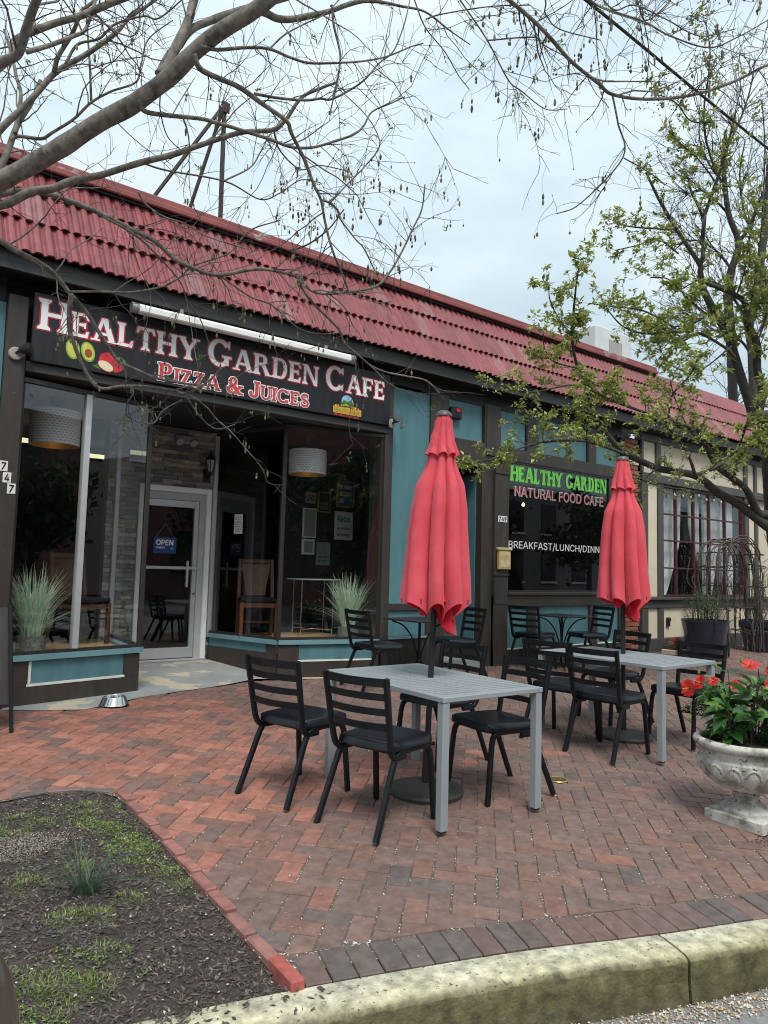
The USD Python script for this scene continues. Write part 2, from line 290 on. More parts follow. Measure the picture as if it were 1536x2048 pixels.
KIN = np.array([[-3.0, 2.95], [-1.2, 2.83], [.3, 2.56], [1.0, 2.43], [1.65, 2.262], [2.36, 2.04], [2.954, 1.813], [3.58, 1.60], [4.6, 1.20], [6.0, .55], [9.0, -1.1], [16, -5.5]])
KC = spline(KIN, 8)
def offset_line(L, d):
    T = np.gradient(L, axis=0); T /= np.linalg.norm(T, axis=1, keepdims=True); return L + np.stack([T[:, 1], -T[:, 0]], 1) * d
street_poly = Polygon(np.vstack([offset_line(KC, .1), [[16, -30], [-16, -30], [-16, 3.2]]])).buffer(0)
obj('street', sheet(street_poly, 2.0, lambda x, y: 0 * x + STREET), 'asphalt', label='grey asphalt street below the yellowed kerb', cat='street', kind='structure')
kerb = thing('kerb', 'weathered concrete kerb with faded yellow paint along the brick paving', 'kerb', kind='structure')
cuts = [0, 22, 38, 48, 60, 72, len(KC) - 1]
i_joint = int(np.argmin(np.linalg.norm(KC - [2.954, 1.813], axis=1))); cuts = sorted(set([0, i_joint - 26, i_joint, i_joint + 12, i_joint + 26, len(KC) - 1]))
kprof = [(0, 0), (.0, .172), (.006, .178), (.05, .18), (.12, .18), (.158, .178), (.181, .172), (.190, .156), (.194, .09), (.20, 0), (.20, -.06)]
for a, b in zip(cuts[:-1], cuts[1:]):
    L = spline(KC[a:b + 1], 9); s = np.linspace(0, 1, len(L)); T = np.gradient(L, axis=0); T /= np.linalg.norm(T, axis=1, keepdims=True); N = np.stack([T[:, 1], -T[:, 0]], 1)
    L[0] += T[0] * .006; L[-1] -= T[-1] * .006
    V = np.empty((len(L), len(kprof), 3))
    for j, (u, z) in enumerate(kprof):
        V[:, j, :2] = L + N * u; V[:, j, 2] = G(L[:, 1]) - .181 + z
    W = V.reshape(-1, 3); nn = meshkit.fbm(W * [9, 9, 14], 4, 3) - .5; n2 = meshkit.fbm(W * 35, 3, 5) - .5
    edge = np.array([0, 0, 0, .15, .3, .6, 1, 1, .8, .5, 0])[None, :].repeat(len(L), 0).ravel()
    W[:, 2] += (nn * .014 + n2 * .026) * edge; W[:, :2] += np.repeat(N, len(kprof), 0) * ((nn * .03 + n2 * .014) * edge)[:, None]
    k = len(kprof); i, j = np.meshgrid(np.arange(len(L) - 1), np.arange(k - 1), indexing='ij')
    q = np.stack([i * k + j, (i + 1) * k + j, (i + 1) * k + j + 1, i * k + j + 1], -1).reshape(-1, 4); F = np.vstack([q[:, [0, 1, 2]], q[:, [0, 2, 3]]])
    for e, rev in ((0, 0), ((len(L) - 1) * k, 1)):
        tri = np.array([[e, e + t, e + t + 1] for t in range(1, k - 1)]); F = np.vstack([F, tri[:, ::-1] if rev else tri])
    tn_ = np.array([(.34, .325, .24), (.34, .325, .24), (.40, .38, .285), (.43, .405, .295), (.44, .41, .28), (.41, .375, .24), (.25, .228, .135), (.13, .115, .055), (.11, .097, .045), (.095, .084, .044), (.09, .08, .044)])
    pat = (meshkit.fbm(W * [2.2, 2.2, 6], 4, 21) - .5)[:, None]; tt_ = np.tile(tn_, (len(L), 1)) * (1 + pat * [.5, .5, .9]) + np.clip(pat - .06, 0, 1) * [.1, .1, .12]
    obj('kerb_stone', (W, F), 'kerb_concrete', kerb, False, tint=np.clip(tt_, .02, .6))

# ------------------------------------------------------------------ brick paving
BED = Polygon([(-1.8, 4.80), (.3, 4.75), (.9, 4.72), (1.2, 4.74), (1.40, 4.66), (1.49, 4.50), (1.505, 4.3), (1.492, 3.85), (1.465, 3.25), (1.443, 2.8), (1.418, 2.26), (1.0, 2.355), (.3, 2.50), (-1.8, 2.85)])
BED2 = Polygon([(7.25, 4.25), (8.6, 4.6), (8.9, 4.2), (7.35, 3.85)])
APRON = Polygon([(1.25, 6.93), (1.5, 6.80), (1.9, 6.66), (2.49, 6.93), (3.0, 7.07), (3.44, 7.17), (3.9, 7.32), (4.45, 7.15), (4.9, 7.02), (5.35, 6.9), (5.35, 7.6), (4.1, 8.6), (2.5, 8.6), (2.4, 7.5), (1.25, 7.3)])
INNER = offset_line(KC, -.215)
PAVE = Polygon(np.vstack([[(-1.8, 7.5)], [(-1.8, 4.7)], [(1.3, 4.2)], [(1.48, 2.6)], INNER[(INNER[:, 0] > 1.5) & (INNER[:, 0] < 12)], [(18, -4.5), (19, 7.02), (5, 7.1), (5, 7.5)]])).buffer(0)
EDGE_R = Polygon([(1.56, 4.52), (1.55, 3.85), (1.522, 3.25), (1.50, 2.8), (1.478, 2.3), (1.3, 2.3), (1.3, 4.6)])
FIELD = PAVE.difference(BED.buffer(.012)).difference(EDGE_R).difference(APRON.buffer(.005)).difference(BED2)
pave = thing('brick_pavement', 'herringbone red and brown brick paving in front of the cafe', 'pavement', kind='structure')
obj('joint_sand', sheet(PAVE.buffer(.12).difference(BED).difference(BED2), .8, lambda x, y: G(y) - .0065), 'joint_sand', pave, kind='stuff')
PAL_RED = [(.37, .145, .098), (.32, .125, .088), (.29, .122, .09), (.39, .165, .115), (.27, .112, .085)]
PAL_BRN = [(.170, .105, .085), (.15, .098, .084), (.185, .108, .084), (.14, .098, .086), (.205, .108, .082), (.165, .112, .096)]
PAL_DRK = [(.105, .094, .086), (.092, .086, .081), (.12, .096, .085)]
def brick_tone(x, y):
    n = float(meshkit.fbm(np.array([[x * .8, y * .8, 3.3]]), 3, 9)[0])
    red = np.clip(1.15 - .62 * (x - 1.2) * .62 - .9 * max(0, 4.1 - y) + (n - .5) * 1.5, .03, .72)
    r = random.random(); mean = np.array([.158, .102, .085]) * (1 - red) + np.array([.29, .118, .085]) * red
    c = np.array(random.choice(PAL_DRK)) if r < .07 else np.array(random.choice(PAL_RED if random.random() < red else PAL_BRN))
    return tuple((c * .64 + mean * .36) * random.uniform(.90, 1.09))
def brick_mesh(poly, zf, c=.0045, h=.03):
    """one laid brick: the polygon shrunk by the joint, chamfered top, sides down into the sand"""
    p = np.array(poly.exterior.coords)[:-1]
    if not poly.exterior.is_ccw: p = p[::-1]
    ce = p.mean(0); n = len(p)
    dirs = p - ce; ln = np.linalg.norm(dirs, axis=1, keepdims=True); q = ce + dirs * np.maximum(0, 1 - c * 1.3 / np.maximum(ln, .01))
    zt = zf(p); V = np.vstack([np.column_stack([p, zt - h]), np.column_stack([p, zt - c]), np.column_stack([q, zt])])
    j = np.arange(n); j2 = (j + 1) % n
    F = np.vstack([np.stack([a + j, a + j2, a + n + j2], 1) for a in (0, n)] + [np.stack([a + j, a + n + j2, a + n + j], 1) for a in (0, n)] + [np.stack([np.full(n - 2, 2 * n), 2 * n + np.arange(1, n - 1), 2 * n + np.arange(2, n)], 1)])
    return V, F
def brick_z(p, ce):
    s = random.gauss(0, .0016), random.gauss(0, .006), random.gauss(0, .006); return G(p[:, 1]) + s[0] + (p[:, 0] - ce[0]) * s[1] + (p[:, 1] - ce[1]) * s[2]
laid = []
ang = math.radians(-45.5); ca, sa = math.cos(ang), math.sin(ang); B = .1045; gap = .0024
prep = shapely.prepared.prep(FIELD); x0, y0, x1, y1 = FIELD.bounds; far = 190
for i in range(-far, far):
    for j in range(-far, far):
        k = (i - j) % 4
        if k not in (0, 3): continue
        w, h_ = (2, 1) if k == 0 else (1, 2)
        lx, ly = (i + w / 2) * B, (j + h_ / 2) * B; cx, cy = lx * ca - ly * sa + 2.0, lx * sa + ly * ca + 3.0
        if not (x0 - .2 < cx < x1 + .2 and y0 - .2 < cy < y1 + .2): continue
        if cx > 6.5 and cy < 1.2 - (cx - 6.5) * .1: continue
        jx, jy, ja = random.gauss(0, .0012), random.gauss(0, .0012), random.gauss(0, .006)
        hw, hh = w * B / 2 - gap - random.uniform(0, .0012), h_ * B / 2 - gap - random.uniform(0, .0012)
        a2 = ang + ja; c2, s2 = math.cos(a2), math.sin(a2)
        pts = [(cx + jx + u * c2 - v * s2, cy + jy + u * s2 + v * c2) for u, v in ((-hw, -hh), (hw, -hh), (hw, hh), (-hw, hh))]
        g = Polygon(pts)
        if not prep.contains(g):
            if not prep.intersects(g): continue
            g = g.intersection(FIELD)
            g = max(getattr(g, 'geoms', [g]), key=lambda t: t.area)
            if g.geom_type != 'Polygon' or g.area < .0012: continue
            g = g.simplify(.004).convex_hull
        laid.append((g, brick_tone(cx, cy), cx, cy))
# soldier course along the kerb
SL = offset_line(KC, -.008); sl = LineString(SL[(SL[:, 0] > 1.42) & (SL[:, 0] < 8)]); d = 0.0
while d < sl.length - .12:
    a, b = np.array(sl.interpolate(d + .003).coords[0]), np.array(sl.interpolate(d + .103).coords[0]); t = (b - a) / np.linalg.norm(b - a); nrm = np.array([-t[1], t[0]])
    e = nrm * (.198 + random.uniform(-.004, .002)); c = (a + b) / 2
    tone = (np.array(random.choice(PAL_BRN[:4] + PAL_DRK + [(.125, .078, .068)])) * .55 + np.array([.125, .088, .078]) * .45) * random.uniform(.85, 1.05)
    laid.append((Polygon([a, b, b + e, a + e]), tuple(tone), c[0], c[1])); d += .1045
# flush bricks round the far end of the mulch bed
fl = LineString([(-1.7, 4.83), (.3, 4.79), (.9, 4.755), (1.2, 4.775), (1.42, 4.69), (1.54, 4.52)])
def in_view(x, y):
    a = proj([x, y, float(G(y))]); return a[2] > .5 and -40 < a[0] < 1576 and a[1] < 2090
def shown(l):
    a = proj([l[2], l[3], float(G(l[3]))]); hidden = (1395 < a[0] and 1290 < a[1] < 1680)
    return (l[0].area / a[2] ** 3) if in_view(l[2], l[3]) and not hidden else 0
laid.sort(key=shown, reverse=True)
rest = MB()
for n_, (g, tone, cx, cy) in enumerate(laid):
    v, f = brick_mesh(g, lambda p: brick_z(p, (cx, cy)))
    if n_ < 300: obj('brick', (v, f), 'brick', pave, tint=tone)
    else: rest.add(v, f, tone)
rest.put('more_bricks', 'brick', pave, kind='stuff')
# edging bricks stood on edge down the right side of the mulch bed
edging = thing('brick_edging', 'row of red bricks on edge bordering the mulch bed', 'edging', kind='structure')
el = LineString([(1.535, 4.56), (1.530, 4.3), (1.522, 3.85), (1.497, 3.25), (1.473, 2.8), (1.447, 2.31)]); d = 0.0; n_ = 0
while d < el.length - .1:
    a, b = np.array(el.interpolate(d + .003).coords[0]), np.array(el.interpolate(min(d + .203, el.length)).coords[0]); yaw = math.atan2(b[1] - a[1], b[0] - a[0]) + random.gauss(0, .012); c = (a + b) / 2
    last = d + .35 > el.length; h = .012 + random.uniform(0, .008) + (.02 if last else 0)
    v, f = cbx(-.1, .1, -.028, .028, -.09, h, .007); v = rotz(v, yaw) + [c[0] + random.gauss(0, .002), c[1], float(G(c[1]))]
    tone = (.34, .085, .068) if last else np.array(random.choice([(.27, .12, .10), (.24, .115, .10), (.30, .13, .11)])) * random.uniform(.85, 1.1)
    obj('brick', (v, f), 'brick', edging, 30, tint=tone, label='bright red brick at the kerb end of the edging' if last else None); d += .207; n_ += 1
d = 0.0
while d < fl.length - .1:
    a, b = np.array(fl.interpolate(d).coords[0]), np.array(fl.interpolate(min(d + .2, fl.length)).coords[0]); yaw = math.atan2(b[1] - a[1], b[0] - a[0]); c = (a + b) / 2
    v, f = cbx(-.098, .098, -.03, .03, -.06, .003, .005); obj('brick', (rotz(v, yaw) + [c[0], c[1], float(G(c[1]))], f), 'brick', edging, 30, tint=np.array(random.choice(PAL_BRN + PAL_DRK)) * 1.05); d += .205
# concrete entrance floor
apz = lambda x, y: .004 + np.clip((y - 7.12) / 1.38, 0, 1) * .115 + np.where(y < 7.0, G(y), 0)
obj('entrance_floor', sheet(APRON, .12, apz), 'concrete_apron', smooth=True, label='grey painted concrete entrance floor with flaking paint', cat='floor', kind='structure')

# ------------------------------------------------------------------ mulch bed
def bedz(x, y):
    q = np.stack([np.asarray(x) * 1.3, np.asarray(y) * 1.3, 0 * np.asarray(x)], -1)
    e = np.clip((1.46 - np.asarray(x)) / .5, 0, 1) * np.clip((4.72 - np.asarray(y)) / .4, 0, 1); e2 = np.clip((np.asarray(y) - 2.5) / .5, 0, 1)
    return G(y) - .02 + .05 * e * (.4 + .6 * e2) + (meshkit.fbm(q, 3, 4) - .5) * .06 * e + (meshkit.fbm(q * 9, 2, 6) - .5) * .02
obj('mulch_bed', sheet(BED, .07, bedz), 'soil', smooth=True, label='dark soil bed covered with shredded bark mulch', cat='flower bed', kind='structure')
def scatter(poly, n, dens=None):
    x0, y0, x1, y1 = poly.bounds; P = np.empty((0, 2))
    while len(P) < n:
        q = RNG.uniform((x0, y0), (x1, y1), (n * 2, 2)); q = q[shapely.contains_xy(poly, q[:, 0], q[:, 1])]
        if dens is not None: q = q[RNG.rand(len(q)) < dens(q[:, 0], q[:, 1])]
        P = np.vstack([P, q])
    return P[:n]
def bits(P, z, size, tints, flat=.25, up_=.35, seed=0, width=.35):
    """many small angular lumps (flattened octahedra), one mesh"""
    n = len(P); r = np.random.RandomState(seed); O = np.array([[1, 0, 0], [-1, 0, 0], [0, 1, 0], [0, -1, 0], [0, 0, 1], [0, 0, -1]], float)
    F = np.array([[0, 2, 4], [2, 1, 4], [1, 3, 4], [3, 0, 4], [2, 0, 5], [1, 2, 5], [3, 1, 5], [0, 3, 5]])
    L = r.uniform(*size, n); S = np.stack([L, L * r.uniform(width * .6, width * 1.4, n), L * r.uniform(flat * .6, flat * 1.4, n)], 1) / 2
    V = O[None] * S[:, None] * (1 + r.uniform(-.25, .25, (n, 6, 1)))
    a, b = r.uniform(0, 2 * math.pi, n), r.normal(0, up_, n); ca, sa, cb, sb = np.cos(a), np.sin(a), np.cos(b), np.sin(b)
    x = V[..., 0] * cb[:, None] - V[..., 2] * sb[:, None]; z_ = V[..., 0] * sb[:, None] + V[..., 2] * cb[:, None]; y = V[..., 1]
    W = np.stack([x * ca[:, None] - y * sa[:, None] + P[:, :1], x * sa[:, None] + y * ca[:, None] + P[:, 1:2], z_ + np.asarray(z)[:, None]], -1)
    T = np.asarray(tints)[r.randint(0, len(tints), n)] * r.uniform(.7, 1.25, (n, 1))
    return W.reshape(-1, 3), (F[None] + (np.arange(n) * 6)[:, None, None]).reshape(-1, 3), np.repeat(T, 6, 0)
VIS = BED.intersection(sbox(-.2, 2.2, 1.6, 4.8))
near = lambda x, y: np.clip(1.5 - (y - 2.3) * .35, .25, 1)
P = scatter(VIS, 26000, near); v, f, t = bits(P, bedz(P[:, 0], P[:, 1]) + .004, (.008, .038), [(.065, .056, .05), (.085, .073, .065), (.045, .039, .036), (.12, .10, .085), (.075, .056, .045), (.17, .145, .12)], .24, .45, 1, .24)
obj('bark_mulch', (v, f), 'tinted_rough', tint=t, label='dark shredded bark chips covering the flower bed', cat='mulch', kind='stuff')
spill = LineString([(.35, 2.45), (1.0, 2.34), (1.45, 2.27)]).buffer(.10); P = scatter(spill, 150, lambda x, y: np.clip(1.25 - np.abs(y - (2.62 - .25 * x)) / .14, .02, 1)); v, f, t = bits(P, G(P[:, 1]) + .007, (.012, .038), [(.07, .06, .054), (.10, .085, .075)], .35, .25, 5, .25)
obj('spilled_mulch', (v, f), 'tinted_rough', tint=t, label='loose bark chips spilled from the bed onto the kerb', cat='mulch', kind='stuff')
P = scatter(VIS, 420); v, f, t = bits(P, bedz(P[:, 0], P[:, 1]) + .012, (.005, .016), [(.55, .53, .48), (.45, .40, .30)], .4, .4, 2, .7)
obj('white_petals_on_mulch', (v, f), 'tinted_rough', tint=t, label='pale fallen petals and bits scattered over the mulch', cat='petals', kind='stuff')
sandy = affinity.rotate(Point(0, 0).buffer(1), 0); sandy = affinity.translate(affinity.rotate(affinity.scale(sandy, .34, .17), 30), .86, 3.95)
P = scatter(sandy, 2200, lambda x, y: np.clip(1.1 - ((x - .86) ** 2 / .08 + (y - 3.95) ** 2 / .03), .05, 1)); v, f, t = bits(P, bedz(P[:, 0], P[:, 1]) + .008, (.003, .009), [(.26, .23, .18), (.20, .175, .145), (.34, .31, .255)], .6, .3, 3, .8)
obj('sandy_patch', (v, f), 'tinted_rough', tint=t, label='pale gravelly sand patch in the middle of the mulch bed', cat='sand', kind='stuff')
def blades(C, n, h, w, spread, lean, tints, seed=0, segs=3, zf=None):
    """grass blades as bent ribbons round the points C"""
    r = np.random.RandomState(seed); mb = MB(); idx = r.randint(0, len(C), n); th = r.uniform(0, 2 * math.pi, n)
    base = C[idx] + np.stack([np.cos(th), np.sin(th)], 1) * (np.sqrt(r.rand(n)) * spread)[:, None]; z0 = zf(base[:, 0], base[:, 1]) if zf else np.zeros(n)
    H = h * r.uniform(.5, 1.15, n); az = th + r.normal(0, .8, n); ln = np.abs(r.normal(lean, lean * .5, n)); s = np.linspace(0, 1, segs + 1)
    out = ln[:, None] * s[None] ** 1.7 * H[:, None]; zz = H[:, None] * (s[None] - .35 * np.minimum(ln, 1.3)[:, None] * s[None] ** 2.2)
    cx = base[:, :1] + np.cos(az)[:, None] * out; cy = base[:, 1:2] + np.sin(az)[:, None] * out; ww = w * (1 - s[None] ** 2 * .92) * r.uniform(.6, 1.2, (n, 1)); px, py = -np.sin(az)[:, None], np.cos(az)[:, None]
    A = np.stack([cx + px * ww, cy + py * ww, zz + z0[:, None]], -1); Bq = np.stack([cx - px * ww, cy - py * ww, zz + z0[:, None]], -1); V = np.stack([A, Bq], 2).reshape(n, -1, 3); k = 2 * (segs + 1)
    f1 = np.array([[2 * i, 2 * i + 1, 2 * i + 3] for i in range(segs)] + [[2 * i, 2 * i + 3, 2 * i + 2] for i in range(segs)])
    F = (f1[None] + (np.arange(n) * k)[:, None, None]).reshape(-1, 3); T = np.asarray(tints)[r.randint(0, len(tints), n)] * r.uniform(.7, 1.25, (n, 1))
    return V.reshape(-1, 3), F, np.repeat(T, k, 0)
GREENS = [(.18, .28, .06), (.26, .34, .08), (.14, .23, .05), (.36, .38, .10)]
def gpix(*ps): return np.array(ps)
tufts = gpix((.92, 4.33), (.78, 4.22), (.85, 4.10), (1.0, 4.20), (1.30, 4.05), (1.35, 3.85), (1.38, 3.7), (1.05, 3.62), (.60, 3.95), (.52, 3.85), (1.40, 3.40), (1.42, 3.25), (.80, 3.55), (.86, 3.15), (.98, 3.12), (.62, 2.85), (.66, 2.75), (.72, 2.78), (.80, 2.72), (.95, 2.85), (.58, 2.55), (1.15, 3.2), (1.28, 4.3), (1.33, 4.45), (.70, 2.62), (.86, 2.68), (.50, 2.68))
v, f, t = blades(tufts, 5200, .019, .0018, .075, 1.0, GREENS, 4, 2, bedz)
obj('grass_tufts', (v, f), 'tinted_leaf', tint=t, label='low bright green grass and weed tufts in the mulch bed', cat='grass', kind='stuff')
P = scatter(Polygon([(1.1, 4.55), (1.47, 4.4), (1.45, 3.3), (1.2, 3.5)]).union(Polygon([(.45, 2.55), (.5, 2.95), (.85, 2.95), (1.1, 2.7), (.8, 2.5)])), 1500, lambda x, y: (meshkit.fbm(np.stack([x * 6, y * 6, 0 * x], -1), 3, 8) > .52) * .9 + .04)
v, f, t = bits(P, bedz(P[:, 0], P[:, 1]) + .012, (.006, .015), [(.20, .33, .05), (.32, .40, .08), (.15, .27, .05)], .3, .6, 9, .6)
obj('moss_patches', (v, f), 'tinted_leaf', tint=t, label='yellow green moss and clover patches on the mulch', cat='moss', kind='stuff')
v, f, t = blades(np.array([[1.0, 3.33]]), 75, .24, .0030, .05, .95, [(.06, .11, .06), (.08, .13, .07), (.07, .10, .075)], 12, 6, bedz)
obj('bulb_plant', (v, f), 'tinted_leaf', tint=t, label='clump of thin drooping dark green bulb leaves in the mulch', cat='plant')
P = scatter(BED2.buffer(.03), 900); v, f, t = bits(P, G(P[:, 1]) + .01, (.01, .03), [(.20, .17, .12), (.3, .27, .2), (.12, .12, .06), (.1, .15, .04)], .4, .4, 15, .6)
obj('ground_cover', (v, f), 'tinted_rough', tint=t, label='small tree pit of pale litter and weeds behind the urn', cat='ground cover', kind='stuff')
# fallen petals on the paving, debris in the gutter
big = FIELD.intersection(sbox(.3, 1.0, 12, 7)); P = scatter(big, 2600, lambda x, y: .35 + .65 * (meshkit.fbm(np.stack([x * 1.7, y * 1.7, 0 * x], -1), 3, 2) > .5)); v, f, t = bits(P, G(P[:, 1]) + .003, (.003, .010), [(.60, .56, .48), (.52, .46, .36), (.35, .28, .2)], .3, .2, 6, .7)
obj('fallen_petals', (v, f), 'tinted_rough', tint=t, label='tiny pale fallen petals strewn over the brick paving', cat='petals', kind='stuff')
GL = offset_line(KC, .26); gut = LineString(GL[(GL[:, 0] > 1.8) & (GL[:, 0] < 6)]).buffer(.09)
P = scatter(gut, 5200, lambda x, y: np.clip(1.15 - np.abs(shapely.distance(shapely.points(x, y), LineString(GL))) / .09, .03, 1)); v, f, t = bits(P, np.full(len(P), STREET + .006), (.006, .017), [(.60, .54, .44), (.5, .42, .32), (.66, .62, .55), (.28, .18, .10), (.40, .27, .14)], .5, .5, 7, .7)
obj('gutter_debris', (v, f), 'tinted_rough', tint=t, label='cream blossom litter and dry leaf bits heaped in the gutter', cat='litter', kind='stuff')
# brass cap set in the paving
cap = thing('valve_cap', 'round worn brass valve cap set flush in the brick paving', 'valve cap', loc=(4.225, 3.37, float(G(3.37)) + .003))
obj('lid', lathe([(0, .002), (.058, .002), (.060, 0)], 28), 'umbrella_base', cap, 30); obj('ring', lathe([(.060, .0), (.062, .005), (.072, .006), (.076, 0)], 32), 'brass', cap, 30)
for k in range(8): a = k * math.pi / 4; obj('rib', (rotz(bx(.012, .044, -.002, .002, .0022, .0042)[0], a), BF), 'brass', cap)
# ------------------------------------------------------------------ cafe building
cafe = thing('cafe_building', 'single storey cafe with dark brown and teal shopfronts under a red tiled mansard', 'building')
EY, EZ, RY, RZ = 6.72, 3.925, 7.42, 5.05                              # eave and ridge of the mansard
FY = 7.0
def cpart(name, mm, *boxes, c=0.0, parent=None, label=None):
    mb = MB()
    for b in boxes: mb.add(*(cbx(*b, c) if c else bx(*b)))
    return mb.put(name, mm, parent or cafe, label=label)
BR, BK, TE = 'dark_brown_paint', 'black_brown_paint', 'teal_paint'
# pilasters, rails and panels, from left to right
cpart('pilaster', BR, (1.125, 1.29, 6.93, 7.12, -.1, 3.62), c=.008)
cpart('teal_panel', TE, (-1.2, 1.12, 7.0, 7.1, .9, 3.55)); cpart('base_panel', BR, (-1.2, 1.122, 6.97, 7.1, -.1, .9))
cpart('upper_wall', BK, (-1.2, 10.4, 7.13, 7.25, 2.95, 3.9), (-1.2, 1.12, 7.05, 7.12, 3.55, 3.85), (5.5, 10.43, 7.03, 7.12, 3.62, 3.85))
cpart('sign_beam', 'grey_fascia_paint', (1.292, 5.44, 6.945, 7.13, 2.955, 3.045), c=.006)
cpart('pilaster', BR, (5.372, 5.492, 6.955, 7.2, -.1, 3.62), c=.008)
cpart('teal_panel', TE, (5.494, 6.12, 7.0, 7.1, .86, 3.57)); cpart('rail', BR, (5.494, 6.12, 6.975, 7.1, -.1, .46)); cpart('rail', BR, (5.494, 6.12, 6.975, 7.1, .78, .858)); cpart('teal_panel', TE, (5.494, 6.12, 7.005, 7.1, .462, .778)); cpart('ledge', 'teal_sill_paint', (5.494, 6.12, 6.95, 6.973, .43, .458))
cpart('post', BR, (6.122, 6.43, 6.965, 7.2, -.1, 3.615), c=.008)
cpart('transom_panel', TE, (6.434, 7.12, 7.01, 7.1, 3.07, 3.61)); cpart('door_head', BR, (6.434, 7.155, 6.975, 7.13, 2.72, 3.066))
cpart('post', BR, (7.124, 7.155, 6.975, 7.1, 3.066, 3.615), (7.16, 7.44, 6.97, 7.15, 2.905, 3.615))
cpart('transom_panel', TE, (7.443, 8.01, 7.01, 7.1, 3.062, 3.61)); cpart('transom_panel', TE, (8.255, 9.463, 7.01, 7.1, 3.062, 3.605)); cpart('transom_panel', TE, (9.66, 10.285, 7.01, 7.1, 3.062, 3.6))
cpart('stile', BR, (8.013, 8.252, 6.98, 7.1, 3.06, 3.613)); cpart('stile', BR, (9.466, 9.657, 6.98, 7.1, 3.06, 3.613)); cpart('stile', BR, (10.288, 10.425, 6.98, 7.2, -.1, 3.613))
for x0, x1 in ((6.434, 7.12), (7.443, 8.01), (8.255, 9.463), (9.66, 10.285)):
    cpart('panel_moulding', BK, (x0, x1, 6.99, 7.008, 3.585, 3.608), (x1 - .02, x1 - .001, 6.99, 7.008, 3.072, 3.585), (x0 + .001, x0 + .02, 6.99, 7.008, 3.072, 3.585))
cpart('window_head', BR, (7.442, 10.286, 6.955, 7.15, 2.872, 3.058), c=.006)
# recess of the second door
cpart('door_jamb', BR, (7.10, 7.155, 6.99, 7.95, 0, 2.72)); cpart('jamb_panel', TE, (7.085, 7.098, 7.10, 7.85, .25, 2.62)); cpart('door_jamb', BR, (6.40, 6.432, 7.2, 7.95, 0, 2.72)); cpart('recess_ceiling', BK, (6.434, 7.10, 7.13, 7.95, 2.722, 2.75)); cpart('door_step', 'concrete_apron', (6.434, 7.10, 6.98, 7.95, -.1, .12))
sd = thing('side_door', parent=cafe)
cpart('frame', 'grey_frame', (6.44, 6.52, 7.86, 7.91, .13, 2.3), (7.0, 7.08, 7.86, 7.91, .13, 2.3), (6.52, 7.0, 7.86, 7.91, 2.2, 2.3), (6.52, 7.0, 7.86, 7.91, .13, .75), parent=sd); cpart('transom', BK, (6.434, 7.098, 7.87, 7.95, 2.302, 2.72), parent=sd)
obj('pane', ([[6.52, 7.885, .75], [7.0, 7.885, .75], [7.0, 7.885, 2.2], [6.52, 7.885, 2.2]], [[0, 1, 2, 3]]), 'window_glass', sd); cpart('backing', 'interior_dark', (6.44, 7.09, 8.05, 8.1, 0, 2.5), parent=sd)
# 749 window bay
cpart('pilaster', BR, (7.16, 7.32, 6.99, 7.2, -.1, 2.9), (7.322, 7.60, 6.945, 7.2, -.02, 2.90), (7.315, 7.607, 6.93, 6.944, 2.66, 2.69), (7.315, 7.607, 6.925, 6.944, 1.235, 1.262), (7.335, 7.588, 6.937, 6.9445, .84, 1.20), c=.004)
cpart('window_ledge', BR, (7.602, 10.287, 6.93, 7.12, .965, 1.012), c=.006); cpart('rail', BR, (7.322, 10.287, 6.96, 7.1, .81, .963)); cpart('base_panel', BR, (7.322, 10.287, 6.95, 7.1, -.1, .205))
for x0, x1 in ((7.458, 8.05), (8.237, 9.495), (9.692, 10.27)): cpart('teal_panel', TE, (x0, x1, 7.0, 7.09, .222, .808)); cpart('white_strip', 'white_caulk', (x0, x1, 6.962, 6.998, .207, .220))
for x0, x1 in ((7.322, 7.456), (8.052, 8.235), (9.497, 9.69), (10.272, 10.287)): cpart('stile', BR, (x0, x1, 6.965, 7.09, .207, .808))
cpart('window_frame', 'dark_bronze', (7.602, 7.622, 6.965, 7.06, 1.014, 2.87), (9.99, 10.03, 6.965, 7.06, 1.014, 2.87), (7.622, 9.99, 6.965, 7.06, 1.014, 1.036), (7.622, 9.99, 6.965, 7.06, 2.848, 2.87)); cpart('stile', BR, (10.032, 10.286, 6.965, 7.1, 1.014, 2.87))
obj('window_pane', ([[7.622, 6.99, 1.036], [9.99, 6.99, 1.036], [9.99, 6.99, 2.848], [7.622, 6.99, 2.848]], [[0, 1, 2, 3]]), 'window_glass', cafe)
# brick pier with a stone block
pier = thing('brick_pier', parent=cafe); cpart('pier_core', 'mortar', (10.43, 10.885, 7.02, 7.2, -.1, 3.62), parent=pier)
row = 0; z = .0
while z < 3.6:
    if 3.14 < z < 3.34:
        if row >= 0: obj('stone_block', cbx(10.432, 10.88, 6.99, 7.02, 3.16, 3.36, .008), 'cream_stucco', pier)
        row = -99; z += .075; continue
    off = 0 if int(round(z / .075)) % 2 else -.11; x = 10.432 + off
    while x < 10.88:
        a, b = max(x, 10.432), min(x + .205, 10.882)
        if b - a > .03: obj('brick', cbx(a, b, 6.995 + random.uniform(-.002, .002), 7.02, z, z + .064, .004), 'wall_brick', pier, tint=np.array(random.choice([(.28, .11, .06), (.24, .09, .055), (.32, .14, .075), (.20, .075, .05)])) * random.uniform(.85, 1.15))
        x += .215
    z += .075
